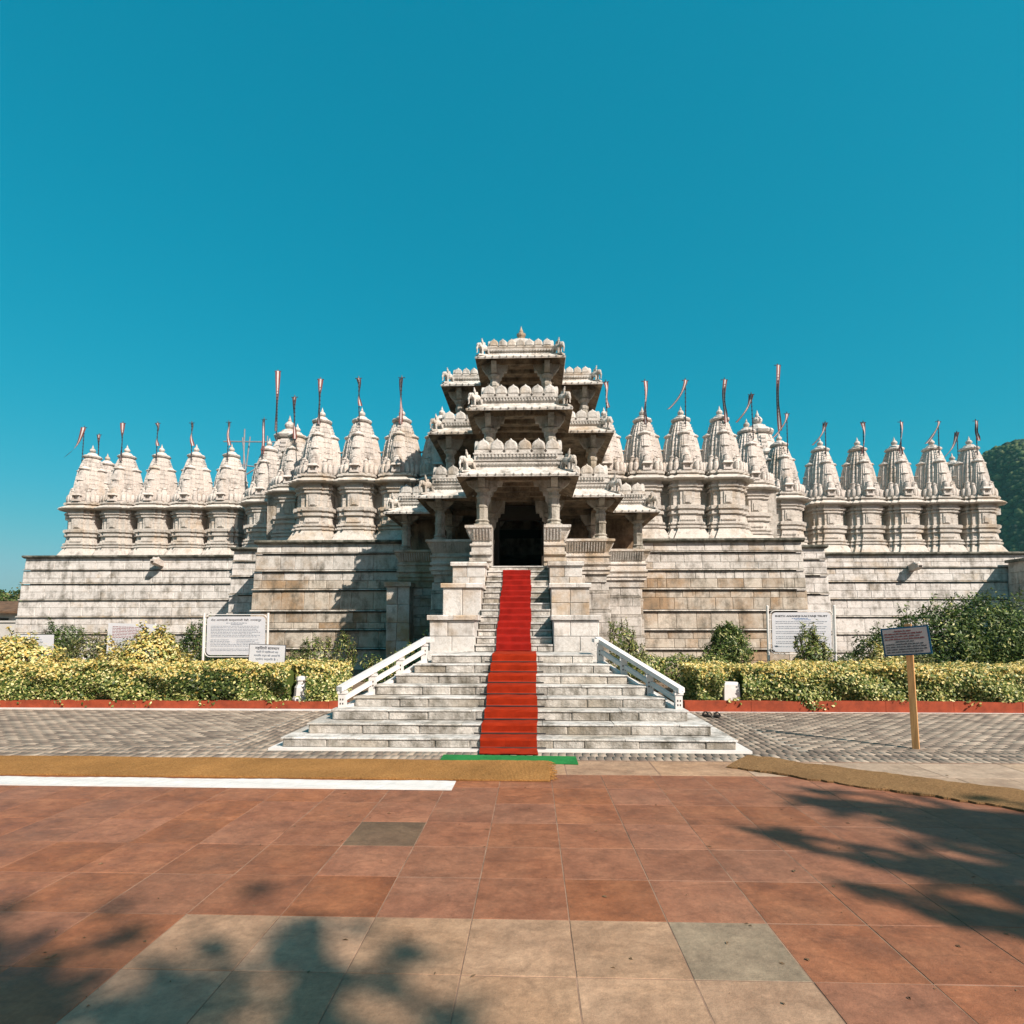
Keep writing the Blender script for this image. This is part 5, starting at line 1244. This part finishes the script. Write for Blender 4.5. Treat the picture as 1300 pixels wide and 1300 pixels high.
# the tall tree behind the viewer whose shade falls on the plaza
def shade_tree(label, base, targets, seed, n_per=900, extra=(), frond=True):
    """targets: (x,y,r,h): where foliage at height h shades the plaza"""
    t_ = thing('tree', label, 'tree', (0, 0, 0)); rg = np.random.default_rng(seed); pts = []; mb = MB()
    b0 = Vector((*base, -.05)); top = Vector((base[0]-.3, base[1]+.3, 9.5))
    mb.tube([b0, b0*.5+top*.5+Vector((.2, 0, 0)), top], [.34, .28, .20], 10)
    for (x, y_, r, h_) in targets:
        c = Vector((x, y_, 0))+TO_SUN*(h_/TO_SUN.z)
        nl = 4+int((19 if frond else 13)*(r/.4)**1.3)
        for q_ in range(nl):
            th = rg.normal(-.55, .48) if frond else rg.normal(1.75, .55); ax = np.array([math.cos(th), math.sin(th), rg.normal(0, .12)]); ac = np.array([-math.sin(th), math.cos(th), 0])
            c0 = np.array(c)+ax*rg.uniform(-1, 1)*r*.9+ac*rg.normal(0, r*.5)+np.array([0, 0, rg.normal(0, .25)]); Lf = rg.uniform(.12, .34)*(.55+r)*(1 if frond else .62); k_ = int(Lf*n_per*.28)
            f_ = rg.uniform(-1, 1, k_)[:, None]; pts.append(c0+ax*f_*Lf+ac*rg.normal(0, .035, (k_, 1))*(1.2-np.abs(f_))+rg.normal(0, .012, (k_, 3)))
        mid = (top+c)/2+Vector((0, 0, .4)); mb.tube([top, mid, c], [.09, .05, .02], 6)
    for (p0, p1, h_, r_) in extra:
        a = Vector((*p0, 0))+TO_SUN*(h_/TO_SUN.z); b_ = Vector((*p1, 0))+TO_SUN*(h_/TO_SUN.z); mb.tube([a, (a+b_)/2+Vector((.03, 0, 0)), b_], [r_, r_*.9, r_*.6], 6)
    mb.build('trunk', M['bark'], t_)
    leaves(np.concatenate(pts), .17, .06, [G_, D_], seed=seed, parent=t_, name='crown'); return t_
T1 = [(3.95, 5.2, .3, 11), (4.65, 4.5, .5, 11), (5.45, 4.2, .6, 11), (3.95, 3.95, .35, 10.5), (4.65, 3.2, .6, 10.5), (4.05, 3.1, .4, 10), (5.35, 3.6, .6, 10.5), (3.60, 4.75, .22, 11), (3.20, 3.75, .2, 10.5), (2.97, 5.62, .14, 11), (3.15, 5.35, .22, 11), (3.55, 5.15, .30, 11), (3.95, 4.95, .36, 11), (4.55, 4.85, .42, 11), (5.25, 4.7, .5, 11), (5.95, 4.9, .6, 11),
      (2.60, 4.38, .16, 10.5), (2.95, 4.22, .22, 10.5), (3.20, 3.98, .26, 10.5), (3.65, 3.75, .32, 10.5), (4.05, 3.6, .40, 10.5), (4.65, 3.7, .5, 10.5), (3.75, 4.5, .22, 10.5), (4.35, 4.25, .35, 10.5),
      (2.50, 3.62, .10, 10), (2.75, 3.5, .12, 10), (3.10, 3.2, .16, 10), (3.30, 3.05, .24, 10), (3.55, 2.9, .36, 10), (3.20, 2.5, .12, 10)]
shade_tree('tall leafy tree behind the viewer shading the right of the plaza', (16.5, -10.0), T1, 91, 620)
T2 = [(-2.25, 2.6, .3, 12), (-1.95, 2.35, .3, 12), (-1.55, 2.3, .26, 12), (-2.1, 2.85, .14, 12), (-2.0, 2.62, .22, 12), (-1.45, 2.90, .13, 12), (-1.37, 2.6, .18, 12), (-1.75, 2.52, .22, 12), (-1.30, 3.05, .08, 12), (-2.3, 2.85, .16, 12), (-.9, 3.2, .05, 12), (-.72, 2.78, .06, 12), (-.60, 2.80, .08, 12), (-.38, 3.02, .08, 12), (-.5, 2.54, .13, 12), (-.18, 2.5, .14, 12), (.1, 2.42, .14, 12), (-.85, 2.42, .12, 12), (-1.1, 2.2, .3, 12), (-.3, 2.1, .3, 12), (-2.6, 2.5, .3, 12)]
shade_tree('tall leafy tree behind the viewer shading the lower left of the plaza', (12.5, -13.5), T2, 92, 520, [((-.52, 2.1), (-.86, 3.32), 12, .13)], frond=False)

# ------------------------------------------------------------------ AIR
hz = MB().box(-905, 905, -305, 1105, -1.1, 97).build('haze', [])
hm_ = bpy.data.materials.new('haze'); hm_.use_nodes = True; hm_.node_tree.nodes.remove(hm_.node_tree.nodes['Principled BSDF'])
pvn = hm_.node_tree.nodes.new('ShaderNodeVolumePrincipled'); pvn.inputs['Density'].default_value = 0.00024; pvn.inputs['Color'].default_value = (0.30, 0.75, 0.75, 1); pvn.inputs['Anisotropy'].default_value = 0.2
hm_.node_tree.links.new(pvn.outputs[0], hm_.node_tree.nodes['Material Output'].inputs['Volume']); hz.data.materials.append(hm_)
tag(hz, kind='stuff')
